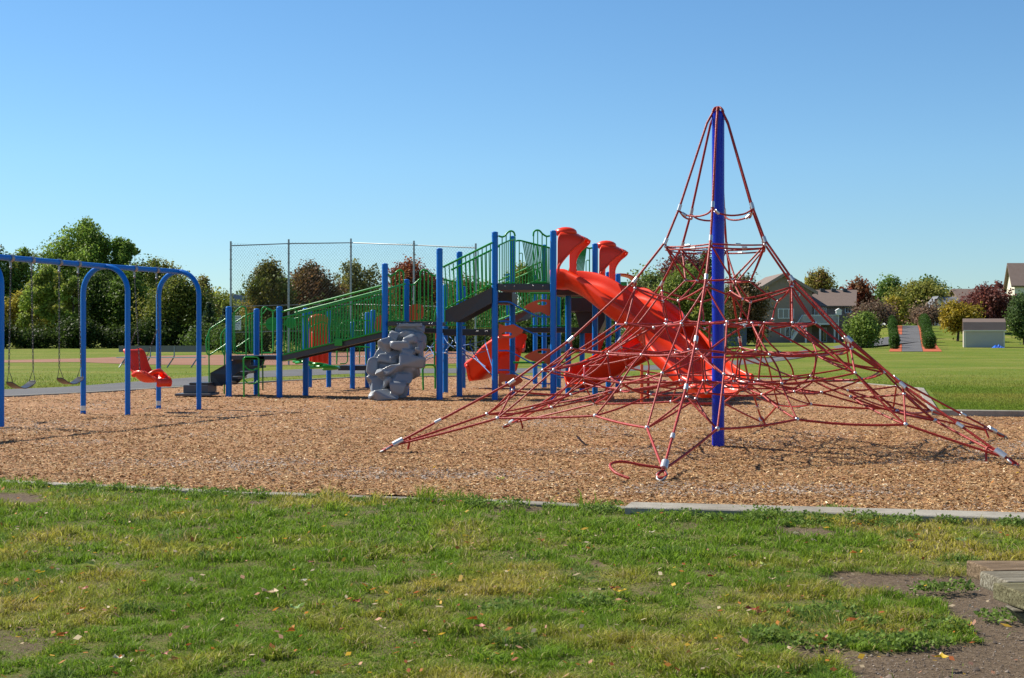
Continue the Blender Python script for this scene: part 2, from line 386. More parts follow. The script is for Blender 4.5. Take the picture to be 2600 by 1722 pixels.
# --- loose chips lying on the bed
def palette(n, cols_, w, jit=.18):
    c = np.array(cols_)[rng.choice(len(cols_), n, p=np.array(w)/sum(w))]
    return np.clip(c*(1+jit*rng.standard_normal((n, 1))), .01, 1)
CP = [(.43, .255, .110), (.52, .34, .165), (.32, .165, .066), (.39, .22, .09), (.30, .215, .125), (.74, .57, .35), (.14, .075, .032)]
def chips(n, y0, y1, L):
    # density even on the picture's ground: denser near
    Y = 1/(rng.uniform(1/y1, 1/y0, n)); X = rng.uniform(-1, 1, n)*(.365*Y+2.4)
    ok = inpoly(X, Y, CHP); X = X[ok]; Y = Y[ok]; n = len(X)
    z = chip_z(X, Y)+rng.uniform(.000, .012, n)
    th = rng.uniform(0, math.pi, n); l = L*rng.uniform(.45, 1.6, n)*(Y/((y0+y1)/2))**.35; w = l*rng.uniform(.18, .5, n)
    tl = rng.normal(0, .25, n); tr = rng.normal(0, .33, n)
    a = np.stack([np.cos(th)*np.cos(tl), np.sin(th)*np.cos(tl), np.sin(tl)], -1)
    s_ = np.stack([-np.sin(th)*np.cos(tr), np.cos(th)*np.cos(tr), np.sin(tr)], -1)
    c = np.stack([X, Y, z], -1)
    A = a*l[:, None]/2; B = s_*w[:, None]/2
    V = np.stack([c-A-B*.6, c+A*.9-B, c+A+B*.5, c-A*.8+B], 1).reshape(-1, 3)
    F_ = np.arange(n*4).reshape(n, 4)
    g = fbm(X, Y, 1.3, 12)[:, None]
    col = palette(n, CP, [5, 3, 3, 5, 1.6, .7, 1.5])
    grey = np.array([[.33, .28, .235]])*rng.uniform(.5, 1.6, (n, 1))
    mixg = (rng.random((n, 1)) < np.clip((g-.55)*2.0, 0, .45))
    col = np.where(mixg, grey, col)
    return V, F_, np.repeat(col, 4, 0)
parts = [chips(250000, 9.8, 15.5, .026), chips(170000, 15.5, 24, .030), chips(100000, 24, 48, .042)]
V = np.concatenate([p[0] for p in parts]); offs = np.cumsum([0]+[len(p[0]) for p in parts])
Fc = np.concatenate([p[1]+offs[i] for i, p in enumerate(parts)]); Cc = np.concatenate([p[2] for p in parts])
o = npmesh('wood_chips', V, [Fc], M['chip'], Cc); setp(o, 'loose brown and tan wood chips scattered over the play area', 'wood chips', kind='stuff')

# --- kerbs, paths, infield
def strip(line, w0, w1, z, h=0.):             # polygon strip: offset to the +side by w, height h; returns MB
    mb = MB(); n = len(line); Vv = []
    for i, (x, y) in enumerate(line):
        a = Vector(line[max(i-1, 0)]); b_ = Vector(line[min(i+1, n-1)]); t = (b_-a).normalized(); nn = Vector((-t.y, t.x))
        p = Vector((x, y))+nn*w0; q = Vector((x, y))+nn*w1
        Vv += [(p.x, p.y, z-h), (p.x, p.y, z-.008), (p.x+nn.x*.01, p.y+nn.y*.01, z), (q.x-nn.x*.01, q.y-nn.y*.01, z), (q.x, q.y, z-.008), (q.x, q.y, z-h)]
    f = []
    for i in range(n-1):
        for k in range(5): f.append((i*6+k, i*6+6+k, i*6+7+k, i*6+1+k))
    mb.add(Vv, f)
    mb.add(Vv[:6], [tuple(range(6))]); mb.add(Vv[-6:], [tuple(range(5, -1, -1))])
    return mb
k1 = [p for p in KF if p[0] <= .93]; k2 = [p for p in KF if p[0] >= .85]
o = strip(k1, -.07, .07, .024, .15).build('kerb', M['kerb'], fix=True); setp(o, 'narrow concrete kerb half hidden in grass along the chips', 'kerb')
o = strip(k2, -.26, .08, .05, .15).build('kerb', M['kerb'], fix=True); setp(o, 'wide pale concrete kerb band along the front of the chips', 'kerb')
o = strip(KR, .0, .16, .11, .2).build('kerb', M['kerb'], fix=True); setp(o, 'concrete kerb at the lawn on the far right of the chips', 'kerb')
o = strip([KB[-1], KB[-2], KB[-3], KB[-4], KB[-5]], -.15, .0, .05, .2).build('kerb', M['kerb'], fix=True); setp(o, 'pale concrete kerb slanting back behind the rope net', 'kerb')
o = strip(KB[:-4], .0, .16, .05, .2).build('kerb', M['kerb'], fix=True); setp(o, 'thin concrete kerb behind the play structure beside the path grass', 'kerb')
def sheet(name, top, bot, mat, lab, dz=.006, nx=2):
    mb = MB(); n = len(top)
    for k in range(n-1):
        a = [top[k], top[k+1], bot[k+1], bot[k]]
        mb.add([(x, y, float(hgt(x, y))+dz) for x, y in a], [(3, 2, 1, 0)])
    o = mb.build(name, M[mat], weld=True); setp(o, lab, kind='structure'); return o
pt = [(-200,999),(0,990),(170,983),(340,970),(540,955),(640,944),(760,938),(900,937),(1100,936),(1300,936),(1500,934),(1700,926),(1850,917),(1950,909),(2050,899),(2090,893),(2118,892),(2290,889)]
pb = [(-200,1018),(0,1011),(170,1004),(340,994),(540,974),(640,960),(760,955),(900,949),(1100,948),(1300,948),(1500,946),(1700,938),(1850,929),(1950,921),(2050,908),(2090,903),(2118,899),(2342,892)]
PATHP = [G(*p) for p in pt]+[G(*p) for p in pb[::-1]]
sheet('path', [G(*p) for p in pt], [G(*p) for p in pb], 'asphalt', 'grey asphalt path curving behind the playground', .008)
it = [(-300,919),(0,915),(200,911),(350,907),(600,905),(900,902),(1100,899),(1200,900),(1265,908)]
ib = [(-300,924),(0,921),(200,920),(350,926),(600,928),(900,927),(1100,925),(1200,922),(1265,914)]
sheet('infield', [G(*p) for p in it], [G(*p) for p in ib], 'infield', 'reddish clay infield of the ball field', .012)
# driveway climbing between the cypress rows
mb = MB(); rowsD = np.linspace(112, 215, 24); L_ = []
for D in rowsD:
    t = (D-112)/(215-112)
    xl = (2290+(2292-2290)*t-CX)*D/F; xr = (2343+(2326-2343)*t-CX)*D/F
    L_.append((Vector((xl, D, float(hgt(xl, D))+.03)), Vector((xr, D, float(hgt(xr, D))+.03))))
for a, b_ in zip(L_[:-1], L_[1:]): mb.add([a[0], a[1], b_[1], b_[0]], [(0, 1, 2, 3)])
o = mb.build('driveway', M['asphalt'], weld=True); setp(o, 'grey driveway climbing between two rows of cypresses', kind='structure')
for side, w_ in (('l', 1.0), ('r', 1.5)):
    mb = MB()
    for a, b_ in zip(L_[:-1], L_[1:]):
        i_ = 0 if side == 'l' else 1; sg = -1 if side == 'l' else 1
        p = [a[i_]+Vector((sg*.03, 0, -.01)), a[i_]+Vector((sg*w_, 0, -.01)), b_[i_]+Vector((sg*w_, 0, -.01)), b_[i_]+Vector((sg*.03, 0, -.01))]
        for q in p: q.z = float(hgt(q.x, q.y))+.025
        mb.add(p, [(0, 1, 2, 3) if sg > 0 else (3, 2, 1, 0)])
    o = mb.build('mulch_border', M['redmulch'], weld=True); setp(o, 'red mulch border beside the driveway', kind='structure')
# ================================================================== TREES
def leaf_cloud(clumps, n, s, base, var, seed, flat=0., hue=None):
    """clumps: list (cx,cy,cz,rx,ry,rz); n leaves; s leaf size"""
    g = np.random.default_rng(seed); C_ = np.array(clumps)
    vol = (C_[:, 3]*C_[:, 5])**1.0; pr = vol/vol.sum()
    k = g.choice(len(C_), n, p=pr); d = g.standard_normal((n, 3)); d /= np.linalg.norm(d, axis=1)[:, None]
    rad = g.uniform(0, 1, n)**.38*(1+.22*g.standard_normal(n).clip(-1, 1.3))
    P = C_[k, :3]+d*C_[k, 3:6]*rad[:, None]
    nrm = d*.7+g.standard_normal((n, 3))*.75+np.array([0, 0, .25]); nrm /= np.linalg.norm(nrm, axis=1)[:, None]
    t = np.cross(nrm, g.standard_normal((n, 3))); t /= np.linalg.norm(t, axis=1)[:, None]; bt = np.cross(nrm, t)
    sz = s*g.uniform(.55, 1.5, n)[:, None]
    V = np.stack([P-t*sz*.5, P-bt*sz*.34, P+t*sz*.6, P+bt*sz*.34+nrm*sz*.12], 1).reshape(-1, 3)
    cl = np.array(base)[None, :]*(1+var*g.uniform(-1, 1, (len(C_), 1)))
    if hue is not None:
        mixk = g.random((len(C_), 1))**1.6
        cl = cl*(1-mixk)+np.array(hue)[None, :]*mixk*(1+var*g.uniform(-1, 1, (len(C_), 1)))
    col = cl[k]*1.6*(1+.32*g.uniform(-1, 1, (n, 1)))*np.array([1.06, 1., .8])
    return V, np.arange(n*4).reshape(n, 4), np.repeat(np.clip(col, .004, 1), 4, 0)
def crown_clumps(cx, cy, z0, z1, w, d, n, seed, shape='round', rc=.3, lean=0.):
    g = np.random.default_rng(seed); out = []; H = z1-z0
    for i in range(n):
        for _ in range(40):
            a = g.uniform(0, 2*math.pi); t = g.uniform(0, 1); rr = math.sqrt(g.uniform(.12, 1))
            if shape == 'round': e = math.sqrt(max(0, 1-(2*t-1)**2))**.8
            elif shape == 'dome': e = math.sqrt(max(0, 1-t**2.4))
            elif shape == 'cone': e = (1-t)*1.0+.04
            elif shape == 'column': e = min(1, 3.2*(1-t)+.1)*min(1, .75+t)
            elif shape == 'vase': e = (.35+.65*t**.7)*math.sqrt(max(0, 1-max(0, (t-.55)/.45)**2.2))
            if e > .02: break
        e *= g.uniform(.72, 1.16)
        r = rc*w*.8*g.uniform(.45, 1.25)*(.5 if shape in ('cone', 'column') else 1)*(1 if shape != 'cone' else .35+e)
        R_ = max(w*.5*e-r*.55, 0)*rr
        out.append((cx+R_*math.cos(a)+lean*t*w, cy+max(d*.5*e-r*.55, 0)*rr*math.sin(a), z0+r*.6+(H-1.35*r)*t, r*g.uniform(.7, 1), r*g.uniform(.7, 1), r*g.uniform(.7, 1.35)))
    return out
TN = [100]
def tree(name, px, w_px, top, bottom, D, base, label, cat='tree', hue=None, shape='round', skirt=None, nc=None, dens=1., ls=1., trunk_px=None, rc=.24, var=.35, trunk=True, group=None, gap=0.):
    TN[0] += 1; sd = TN[0]
    g = GZ(px, D); ztop = W(px, top, D).z; z0 = g.z
    sk = skirt if skirt is not None else .03
    zc = z0+(ztop-z0)*sk; w = w_px*D/F*1.46; d = w*.85
    nc = int((nc or 46)*1.7)
    cl = crown_clumps(g.x, g.y, zc, ztop, w, d, nc, sd, shape, rc)
    s = max(.09, D*.00155)*ls
    area = w*(ztop-zc)*.8
    n = int(min(52000, area/(s*s*.4)*8.5*dens))
    t = thing(name, g, label, cat, group)
    V, Fq_, c = leaf_cloud(cl, n, s, base, var, sd, hue=hue)
    npmesh('crown', V, [Fq_], M['leaf'], c, parent=t)
    if trunk:
        mb = MB(); tx = g.x if trunk_px is None else (trunk_px-CX)*D/F; r0 = max(.10, w*.03)
        rnd = random.Random(sd); mid = zc+(ztop-zc)*.45
        P = [(tx, g.y, z0-.1), (tx+rnd.uniform(-.1, .1), g.y, z0+(mid-z0)*.45), (g.x, g.y, mid)]
        mb.tube(smooth_path(P, 4), r0, 7, r2=r0*.5)
        for q in range(6 if shape != 'cone' else 2):
            c_ = cl[rnd.randrange(len(cl))]; st = Vector(P[1]).lerp(Vector(P[2]), rnd.uniform(0, 1))
            if c_[2] < st.z: continue
            mb.tube([st, st.lerp(Vector(c_[:3]), .55)+Vector((0, 0, .15)), Vector(c_[:3])], r0*.42, 5, r2=r0*.12)
        mb.build('trunk', M['bark'], t)
    return t
DKG = (.045, .078, .018); MDG = (.098, .165, .032); LTG = (.15, .215, .045); OLV = (.18, .18, .04); RED = (.16, .040, .028); PUR = (.085, .032, .034); BRN = (.14, .085, .045); YEL = (.23, .19, .03); SPR = (.035, .060, .050); GRB = (.12, .095, .075)
# left tree belt, far to near
tree('poplar_tree', 215, 205, 556, 885, 150, MDG, 'tallest pale green poplar rising above the left tree belt', hue=(.13, .18, .035), nc=60, shape='dome', skirt=.15, rc=.15)
tree('poplar_tree', 316, 84, 590, 885, 148, MDG, 'poplar top leaning right beside the tallest poplar', nc=26, shape='vase', rc=.2)
tree('broadleaf_tree', -10, 110, 628, 885, 140, DKG, 'dark tree cut off by the left edge of the photo', hue=MDG)
tree('broadleaf_tree', 62, 90, 628, 884, 142, MDG, 'narrow green tree just left of the willow', hue=OLV)
tree('broadleaf_tree', 52, 80, 740, 884, 134, OLV, 'low olive bush-like tree behind the left swing', hue=YEL)
tree('willow_tree', 120, 100, 668, 884, 132, LTG, 'light green willow with drooping clumps behind the left swing', hue=OLV, shape='column', nc=44, rc=.3)
tree('willow_tree', 185, 80, 700, 884, 130, LTG, 'shorter drooping willow right of the light green willow', shape='column', nc=30, hue=OLV, rc=.3)
tree('broadleaf_tree', 262, 120, 690, 884, 138, DKG, 'dark green tree seen through the first blue arch', nc=50)
tree('broadleaf_tree', 330, 100, 680, 884, 136, DKG, 'dark green tree right of the first blue arch', hue=MDG, nc=50)
tree('broadleaf_tree', 392, 130, 658, 884, 146, OLV, 'olive green tree top above the second blue arch', hue=MDG, nc=50)
tree('maple_tree', 452, 140, 704, 884, 130, (.045, .082, .018), 'dense round dark maple behind the second blue arch', nc=70, hue=OLV, skirt=.04)
tree('broadleaf_tree', 515, 70, 705, 884, 150, OLV, 'small olive tree right of the second blue arch', hue=GRB)
tree('broadleaf_tree', 560, 120, 745, 884, 165, OLV, 'yellowish low tree line left of the backstop', hue=LTG)
tree('spruce_tree', 530, 56, 762, 884, 122, SPR, 'blue green spruce behind the left handrail', shape='cone', nc=46, rc=.5, hue=DKG, skirt=.02)
tree('spruce_tree', 572, 60, 775, 884, 124, SPR, 'second blue green spruce left of the maple behind the backstop', shape='cone', nc=46, rc=.5, skirt=.02)
tree('shrub', 540, 140, 835, 886, 118, DKG, 'dark low shrubs below the two spruces', 'shrub', trunk=False, skirt=0)
for k_, (px, w_, tp) in enumerate([(-20, 100, 812), (90, 90, 836), (200, 110, 806), (300, 90, 830), (400, 110, 812), (480, 80, 840)]):  # added shrubs: fill gaps, coloured dark to give the dense shade under the crowns
    tree('shrub', px, w_, tp, 885, 124+k_, (.032, .055, .014), ['dark undergrowth cut off by the left edge below the trees', 'dark undergrowth below the light green willow', 'dark undergrowth below the shorter willow', 'dark undergrowth behind the first blue arch', 'dark undergrowth between the two blue arches', 'dark undergrowth below the round dark maple'][k_], 'shrub', trunk=False, skirt=0, nc=36)
# behind the backstop
tree('maple_tree', 682, 132, 664, 886, 112, (.065, .095, .020), 'green maple turning orange behind the backstop', hue=(.15, .11, .025), nc=80, shape='dome', skirt=.16, trunk_px=678, rc=.2)
tree('maple_tree', 790, 150, 666, 886, 118, (.085, .075, .028), 'rusty brown maple in the middle of the backstop', hue=(.15, .07, .035), nc=80, shape='dome', skirt=.16, rc=.2)
tree('broadleaf_tree', 905, 116, 660, 886, 125, (.09, .105, .05), 'thin grey green tree with sky gaps behind the backstop', hue=OLV, nc=34, dens=.55, skirt=.35, rc=.17)
tree('maple_tree', 1045, 112, 662, 886, 120, RED, 'red maple behind the raised decks', hue=(.20, .09, .03), nc=60, skirt=.3)
tree('maple_tree', 1088, 70, 690, 886, 124, OLV, 'green brown maple right of the red maple', hue=BRN)
tree('broadleaf_tree', 1178, 120, 700, 886, 128, (.08, .10, .035), 'green brown tree behind the stair railing', hue=BRN, nc=50)
tree('broadleaf_tree', 1235, 80, 720, 886, 122, MDG, 'green tree behind the tall front post', hue=OLV)
tree('broadleaf_tree', 1322, 90, 668, 886, 130, MDG, 'tree seen between the fan railing and the deck post', hue=OLV)
tree('broadleaf_tree', 1400, 120, 730, 886, 125, DKG, 'dark tree behind the middle slide deck', hue=MDG)
tree('shrub', 630, 130, 820, 887, 108, DKG, 'dark shrubs at the foot of the green maple', 'shrub', trunk=False, skirt=0)
tree('shrub', 860, 240, 800, 887, 116, DKG, 'long dark hedge of shrubs behind the ramp', 'shrub', trunk=False, skirt=0, nc=60)
tree('shrub', 1100, 240, 795, 887, 114, DKG, 'dark shrubs behind the blue rope bridge', 'shrub', trunk=False, skirt=0, nc=60)
tree('shrub', 1330, 240, 800, 887, 112, DKG, 'dark shrubs behind the orange climbing panels', 'shrub', trunk=False, skirt=0, nc=60)
tree('shrub', 1500, 150, 820, 887, 115, DKG, 'dark shrubs behind the low red slide', 'shrub', trunk=False, skirt=0, nc=40)
# behind the net
tree('maple_tree', 1738, 118, 643, 876, 150, PUR, 'purple maple above the green tree behind the rope net', hue=(.12, .05, .045), nc=50, skirt=.4)
tree('broadleaf_tree', 1790, 64, 644, 876, 152, DKG, 'green poplar top beside the purple maple', hue=MDG, shape='dome')
tree('broadleaf_tree', 1655, 150, 690, 880, 125, (.10, .115, .06), 'pale grey green tree left behind the rope net', hue=LTG, nc=44, dens=.7, rc=.2)
tree('broadleaf_tree', 1748, 170, 678, 876, 96, (.090, .140, .030), 'bright green tree with visible trunk behind the rope net', hue=(.15, .17, .04), nc=90, skirt=.24, trunk_px=1740, rc=.17, shape='dome')
tree('broadleaf_tree', 1885, 110, 700, 876, 160, (.085, .08, .03), 'brown green tree left of the grey house gable', hue=BRN, nc=50)
tree('shrub', 1690, 260, 842, 885, 108, DKG, 'dark hedge at the foot of the bright green tree', 'shrub', trunk=False, skirt=0, nc=50)
tree('shrub', 1921, 38, 825, 862, 176, (.24, .26, .05), 'round yellow green bush beside the grey house corner', 'shrub', trunk=False, skirt=0, nc=26, rc=.35)
tree('broadleaf_tree', 2078, 84, 686, 800, 215, OLV, 'olive tree rising behind the grey house roof', hue=BRN, nc=44, skirt=.3)
tree('maple_tree', 2182, 74, 702, 870, 205, RED, 'dark red maple right of the grey house', hue=BRN, nc=44)
tree('broadleaf_tree', 2215, 100, 762, 870, 185, (.12, .08, .07), 'dull purple brown tree behind the round green shrub', hue=GRB, nc=44, dens=.7)
tree('shrub', 2192, 76, 790, 876, 128, (.085, .135, .035), 'large round green shrub right of the grey house', 'shrub', trunk=False, skirt=.0, nc=44, hue=LTG)
tree('poplar_tree', 2262, 90, 702, 830, 262, (.065, .105, .035), 'green poplar group above the driveway', hue=MDG, shape='dome', nc=40)
tree('poplar_tree', 2362, 110, 706, 830, 270, (.065, .105, .035), 'darker poplar behind the big yellow green tree', hue=MDG, shape='dome', nc=40)
tree('broadleaf_tree', 2336, 130, 712, 834, 235, (.145, .165, .045), 'big yellow green round tree above the driveway', hue=OLV, nc=80, rc=.18)
tree('broadleaf_tree', 2272, 60, 752, 840, 228, YEL, 'small golden tree at the top left of the driveway', hue=OLV)
tree('broadleaf_tree', 2362, 90, 768, 842, 205, (.15, .105, .09), 'dull brown bare looking tree right of the driveway', hue=GRB, nc=44, dens=.6)
tree('maple_tree', 2431, 84, 763, 874, 148, (.17, .15, .025), 'yellow green maple with thin trunk left of the shed', hue=(.26, .19, .02), nc=60, skirt=.22, rc=.2)
tree('maple_tree', 2508, 116, 725, 870, 165, PUR, 'purple leaved tree behind the garden shed', hue=(.14, .05, .045), nc=80, rc=.18)
tree('maple_tree', 2535, 60, 718, 850, 240, PUR, 'distant purple tree top behind the brown roof', nc=30)
tree('broadleaf_tree', 2600, 74, 742, 880, 140, (.065, .105, .045), 'dark blue green tree at the right edge', hue=DKG, nc=60, skirt=.14)
tree('shrub', 2308, 30, 826, 842, 214, MDG, 'low bushes at the top end of the driveway', 'shrub', trunk=False, skirt=0, nc=20)
# far wood edge
for k_, (px, w_, tp, D) in enumerate([(2425, 80, 742, 300), (2060, 90, 722, 290), (600, 90, 738, 230), (1010, 120, 722, 240), (1550, 120, 742, 230), (1480, 100, 735, 235)]):
    tree('broadleaf_tree', px, w_, tp, 860, D, DKG, ['far dark tree behind the white gabled house', 'far tree between the olive tree and the red maple', 'far tree behind the pale house roof', 'far tree low behind the backstop right half', 'far tree behind the red canopy roof', 'far tree behind the second slide hood'][k_], hue=MDG, nc=24)
# arborvitae rows flanking the driveway
ords = ['nearest', 'second', 'third', 'fourth', 'fifth', 'sixth', 'seventh', 'eighth', 'ninth', 'farthest']
for k_ in range(10):
    D = 121+k_*8.2; f_ = k_/9
    for side, px in (('left', 2271-9*f_**1.6), ('right', 2361-16*f_)):
        g = GZ(px, D); hh = 1.42+.06*((k_*7) % 3)+.25*f_
        t = thing('arborvitae', g, ords[k_]+' clipped cypress in the row on the '+side+' side of the driveway', 'cypress', 'clipped cypresses lining the driveway')
        w = (.92 if side == 'left' else 1.15)+.35*f_
        cl = [(g.x+random.uniform(-.03, .03), g.y, g.z+.25+i_*(hh-.62)/4, w*.44*(.92, 1, 1, .95, .74)[i_], w*.5, .34) for i_ in range(5)]
        V, Fq_, c = leaf_cloud(cl, 5200, .085, (.030, .072, .012), .10, 900+k_*2+(side == 'left'))
        npmesh('crown', V, [Fq_], M['leaf'], c, parent=t)
        mb = MB(); mb.tube([(g.x, g.y, g.z-.1), (g.x, g.y, g.z+hh*.6)], .06, 6, r2=.03); mb.build('trunk', M['bark'], t)
# ================================================================== HOUSES
def windowpart(t, px0, py0, px1, py1, D, mull=1, name='window', fr=.09, lab=None):
    a = W(px0, py1, D); b_ = W(px1, py0, D)
    mb = MB(); x0, x1, z0, z1 = a.x, b_.x, a.z, b_.z
    y0, y1 = D-.08, D+.02
    mb.box((x0, y0, z0), (x0+fr, y1, z1)).box((x1-fr, y0, z0), (x1, y1, z1)).box((x0+fr, y0, z0), (x1-fr, y1, z0+fr)).box((x0+fr, y0, z1-fr), (x1-fr, y1, z1))
    for i in range(1, mull+1):
        xm = x0+(x1-x0)*i/(mull+1); mb.box((xm-fr*.4, y0+.004, z0+fr), (xm+fr*.4, y1, z1-fr))
    w = mb.build(name, M['white'], t)
    g_ = MB().box((x0+fr*.7, D-.035, z0+fr*.7), (x1-fr*.7, D-.01, z1-fr*.7)).build('pane', M['glass'], w)
    return w
def wallpoly(t, pts, D, depth, mat, name='wall', dx=0.):
    P = [W(x, y, D) for x, y in pts]
    mb = MB(); mb.prism(P, (dx, depth, 0)); return mb.build(name, M[mat], t, fix=True)
def slab(a, b_, c, d, th):                  # roof slab from 4 top corners
    n = (Vector(b_)-Vector(a)).cross(Vector(d)-Vector(a)).normalized()
    if n.z < 0: n = -n
    P = [Vector(p) for p in (a, b_, c, d)]
    return MB().prism([p-n*th for p in P], n*th)
# --- the grey two storey house
D = 188.; g = GZ(2045, D)
t = thing('grey_house', g, 'large taupe grey house with front gable, deck and brown roof', 'house')
wallpoly(t, [(1931,876),(2062,876),(2062,735),(1993,698),(1931,733)], D, 13, 'taupe')
wallpoly(t, [(2062.3,876),(2166,876),(2166,776),(2062.3,776)], D+2, 10, 'taupe')
wallpoly(t, [(1873,876),(1930.7,876),(1930.7,779),(1873,779)], D+1, 9, 'taupe')
ap = W(1993, 692, D-.6); le = W(1921, 735, D-.6); re = W(2077, 741, D-.6); bk = Vector((0, 14.5, 0))
slab(le, ap, ap+bk, le+bk, .25).build('roof', M['roofbrown'], t, fix=True)
slab(ap+Vector((.003, 0, 0)), re, re+bk, ap+bk+Vector((.003, 0, 0)), .25).build('roof', M['roofbrown'], t, fix=True)
for A_, B_ in ((le, ap), (ap, re)):
    dv = (B_-A_); MB().prism([A_+Vector((0, -.05, -.42)), B_+Vector((0, -.05, -.42)), B_+Vector((0, -.05, .02)), A_+Vector((0, -.05, .02))], (0, .045, 0)).build('fascia', M['taupe'], t, fix=True)
a = W(2051, 776.5, D+1.4); b_ = W(2174, 776.5, D+1.4); c = W(2176, 736, D+7); d = W(2068, 736, D+7)
slab(a, b_, c, d, .22).build('roof', M['roofbrown'], t, fix=True)
mb = MB().prism([W(2174, 776.5, D+1.45), W(2176, 736, D+7), W(2174, 776.5, D+12.6)], (-.15, 0, 0)); mb.build('gable_end', M['taupe'], t, fix=True)
for px in (2088, 2116, 2145): MB().box((W(px, 740, D+6.5).x-.3, D+6.2, W(px, 741, D+6.5).z), (W(px, 740, D+6.5).x+.3, D+6.8, W(px, 736, D+6.5).z+.15)).build('roof_vent', M['char'], t)
a = W(1864, 779, D+.4); b_ = W(1931, 779, D+.4); c = W(1931, 755, D+5); d = W(1893, 768, D+5)
slab(a, b_, c, d, .2).build('roof', M['roofbrown'], t, fix=True)
windowpart(t, 1975, 784, 2016, 809, D, 2); windowpart(t, 2145, 780, 2161, 795, D+2, 1)
windowpart(t, 2067, 781, 2098, 803, D+2, 2, 'patio_door'); windowpart(t, 1981, 830, 2006, 856, D, 1, 'patio_door'); windowpart(t, 2083, 832, 2099, 869, D+2, 1, 'door')
# triangular gable window
P = [W(2005, 752, D-.03), W(2032, 752, D-.03), W(2032, 742, D-.03), W(2006, 735, D-.03)]
w_ = MB().prism(P, (0, .06, 0)).build('gable_window', M['white'], t, fix=True)
Pc = sum(P, Vector())/4; MB().prism([Pc+(p-Pc)*.8+Vector((0, -.02, 0)) for p in P], (0, .03, 0)).build('pane', M['glass'], w_, fix=True)
# deck
A_ = W(2040, 819, D-2.2); B_ = W(2129, 819, D-2.2)
MB().box((A_.x, D-2.2, A_.z-.3), (B_.x, D+1.9, A_.z)).build('deck', M['paleblue'], t)
mb = MB(); zt = A_.z+1.0
mb.box((A_.x, D-2.2, zt-.1), (B_.x, D-2.12, zt)).box((A_.x, D-2.2, A_.z+.1), (B_.x, D-2.12, A_.z+.16))
for k_ in range(40):
    x = A_.x+(B_.x-A_.x)*k_/39; mb.box((x-.025, D-2.18, A_.z+.16), (x+.025, D-2.14, zt-.1))
mb.build('deck_railing', M['paleblue'], t)
for px in (2046, 2082, 2119): 
    x = W(px, 820, D-2).x; MB().box((x-.1, D-2.1, g.z-.3), (x+.1, D-1.9, A_.z-.302)).build('deck_post', M['white'], t)
S0 = W(2038, 819, D-1.8); S1 = W(2010, 862, D-1.8)
mb = MB().prism([S0, S0+Vector((0, 0, -.4)), S1+Vector((0, 0, -.4)), S1], (0, 1.1, 0)); mb.tube([S0+Vector((0, 0, 1)), S1+Vector((0, 0, 1))], .06, 6)
for k_ in range(9): p = S0.lerp(S1, k_/8); mb.tube([p, p+Vector((0, 0, 1))], .035, 4)
mb.build('outside_stair', M['paleblue'], t, fix=True)
p = W(2129, 822, D-2.5); mb = MB().tube([(p.x, D-2.5, g.z), (p.x, D-2.5, W(0, 798, D).z)], .07, 6); q = W(2129, 793, D-2.5)
tp = thing('birdhouse_pole', (p.x, D-2.5, g.z), 'white birdhouse on a thin pole beside the deck', 'birdhouse'); mb.build('pole', M['white'], tp)
MB().box((q.x-.35, D-2.8, q.z-.35), (q.x+.35, D-2.2, q.z+.2)).prism([(q.x-.45, D-2.9, q.z+.202), (q.x+.45, D-2.9, q.z+.202), (q.x, D-2.9, q.z+.5)], (0, .8, 0)).build('box', M['white'], tp, fix=True)
# --- shed
D = 130.; g = GZ(2500, D)
t = thing('garden_shed', g, 'pale grey garden shed with brown gambrel roof on the lawn', 'shed')
wallpoly(t, [(2447,884),(2551,884),(2551,841),(2447,841)], D, 3.0, 'shedwall', dx=.85)
x0 = W(2447, 0, D).x-.05; x1 = W(2551, 0, D).x+.12; ze = W(0, 840, D).z; zb = W(0, 818, D).z; zr = W(0, 808.5, D).z
K_ = .283; G0 = [(x0-.12*K_, D-.12, ze), (x0+.45*K_, D+.45, zb), (x0+1.5*K_, D+1.5, zr), (x0+2.55*K_, D+2.55, zb), (x0+3.12*K_, D+3.12, ze)]
MB().prism([(x0+.1, D+.003, ze+.001), (x0+.1+.5*K_, D+.5, zb-.05), (x0+.1+1.5*K_, D+1.5, zr-.06), (x0+.1+2.5*K_, D+2.5, zb-.05), (x0+.1+2.99*K_, D+2.99, ze+.001)], (x1-x0-.2, 0, 0)).build('gable_wall', M['shedwall'], t, fix=True)
for k_ in range(4):
    a = Vector(G0[k_]); b_ = Vector(G0[k_+1]); v = Vector((x1-x0, 0, 0)); slab(a, a+v, b_+v, b_, .06).build('roof', M['roofbrown'], t, fix=True)
for (a_, b_) in (((x0, D-.16, ze-.05), (x1, D-.125, ze+.05)), ((x0+.1, D-.03, float(g.z)-.3), (x0+.22, D-.004, ze-.06)), ((x1-.24, D-.03, float(g.z)-.3), (x1-.12, D-.004, ze-.06))):
    MB().box(a_, b_).build('trim', M['cream'], t)
p = W(2534, 884, 127.5)
tb = MB(); rr = random.Random(3)
vs = []; nx_, ny_ = 16, 6
for j in range(ny_):
    for i_ in range(nx_):
        e = math.sin(math.pi*i_/(nx_-1))*math.sin(math.pi*j/(ny_-1)); vs.append((p.x-.55+1.1*i_/(nx_-1), p.y-.3+.6*j/(ny_-1), float(hgt(p.x, p.y))+.02+e*rr.uniform(.08, .34)))
tb.add(vs, [(j*nx_+i_, j*nx_+i_+1, (j+1)*nx_+i_+1, (j+1)*nx_+i_) for j in range(ny_-1) for i_ in range(nx_-1)])
setp(tb.build('tarp', M['tarp']), 'crumpled bright blue tarp on the grass by the shed', 'tarp')
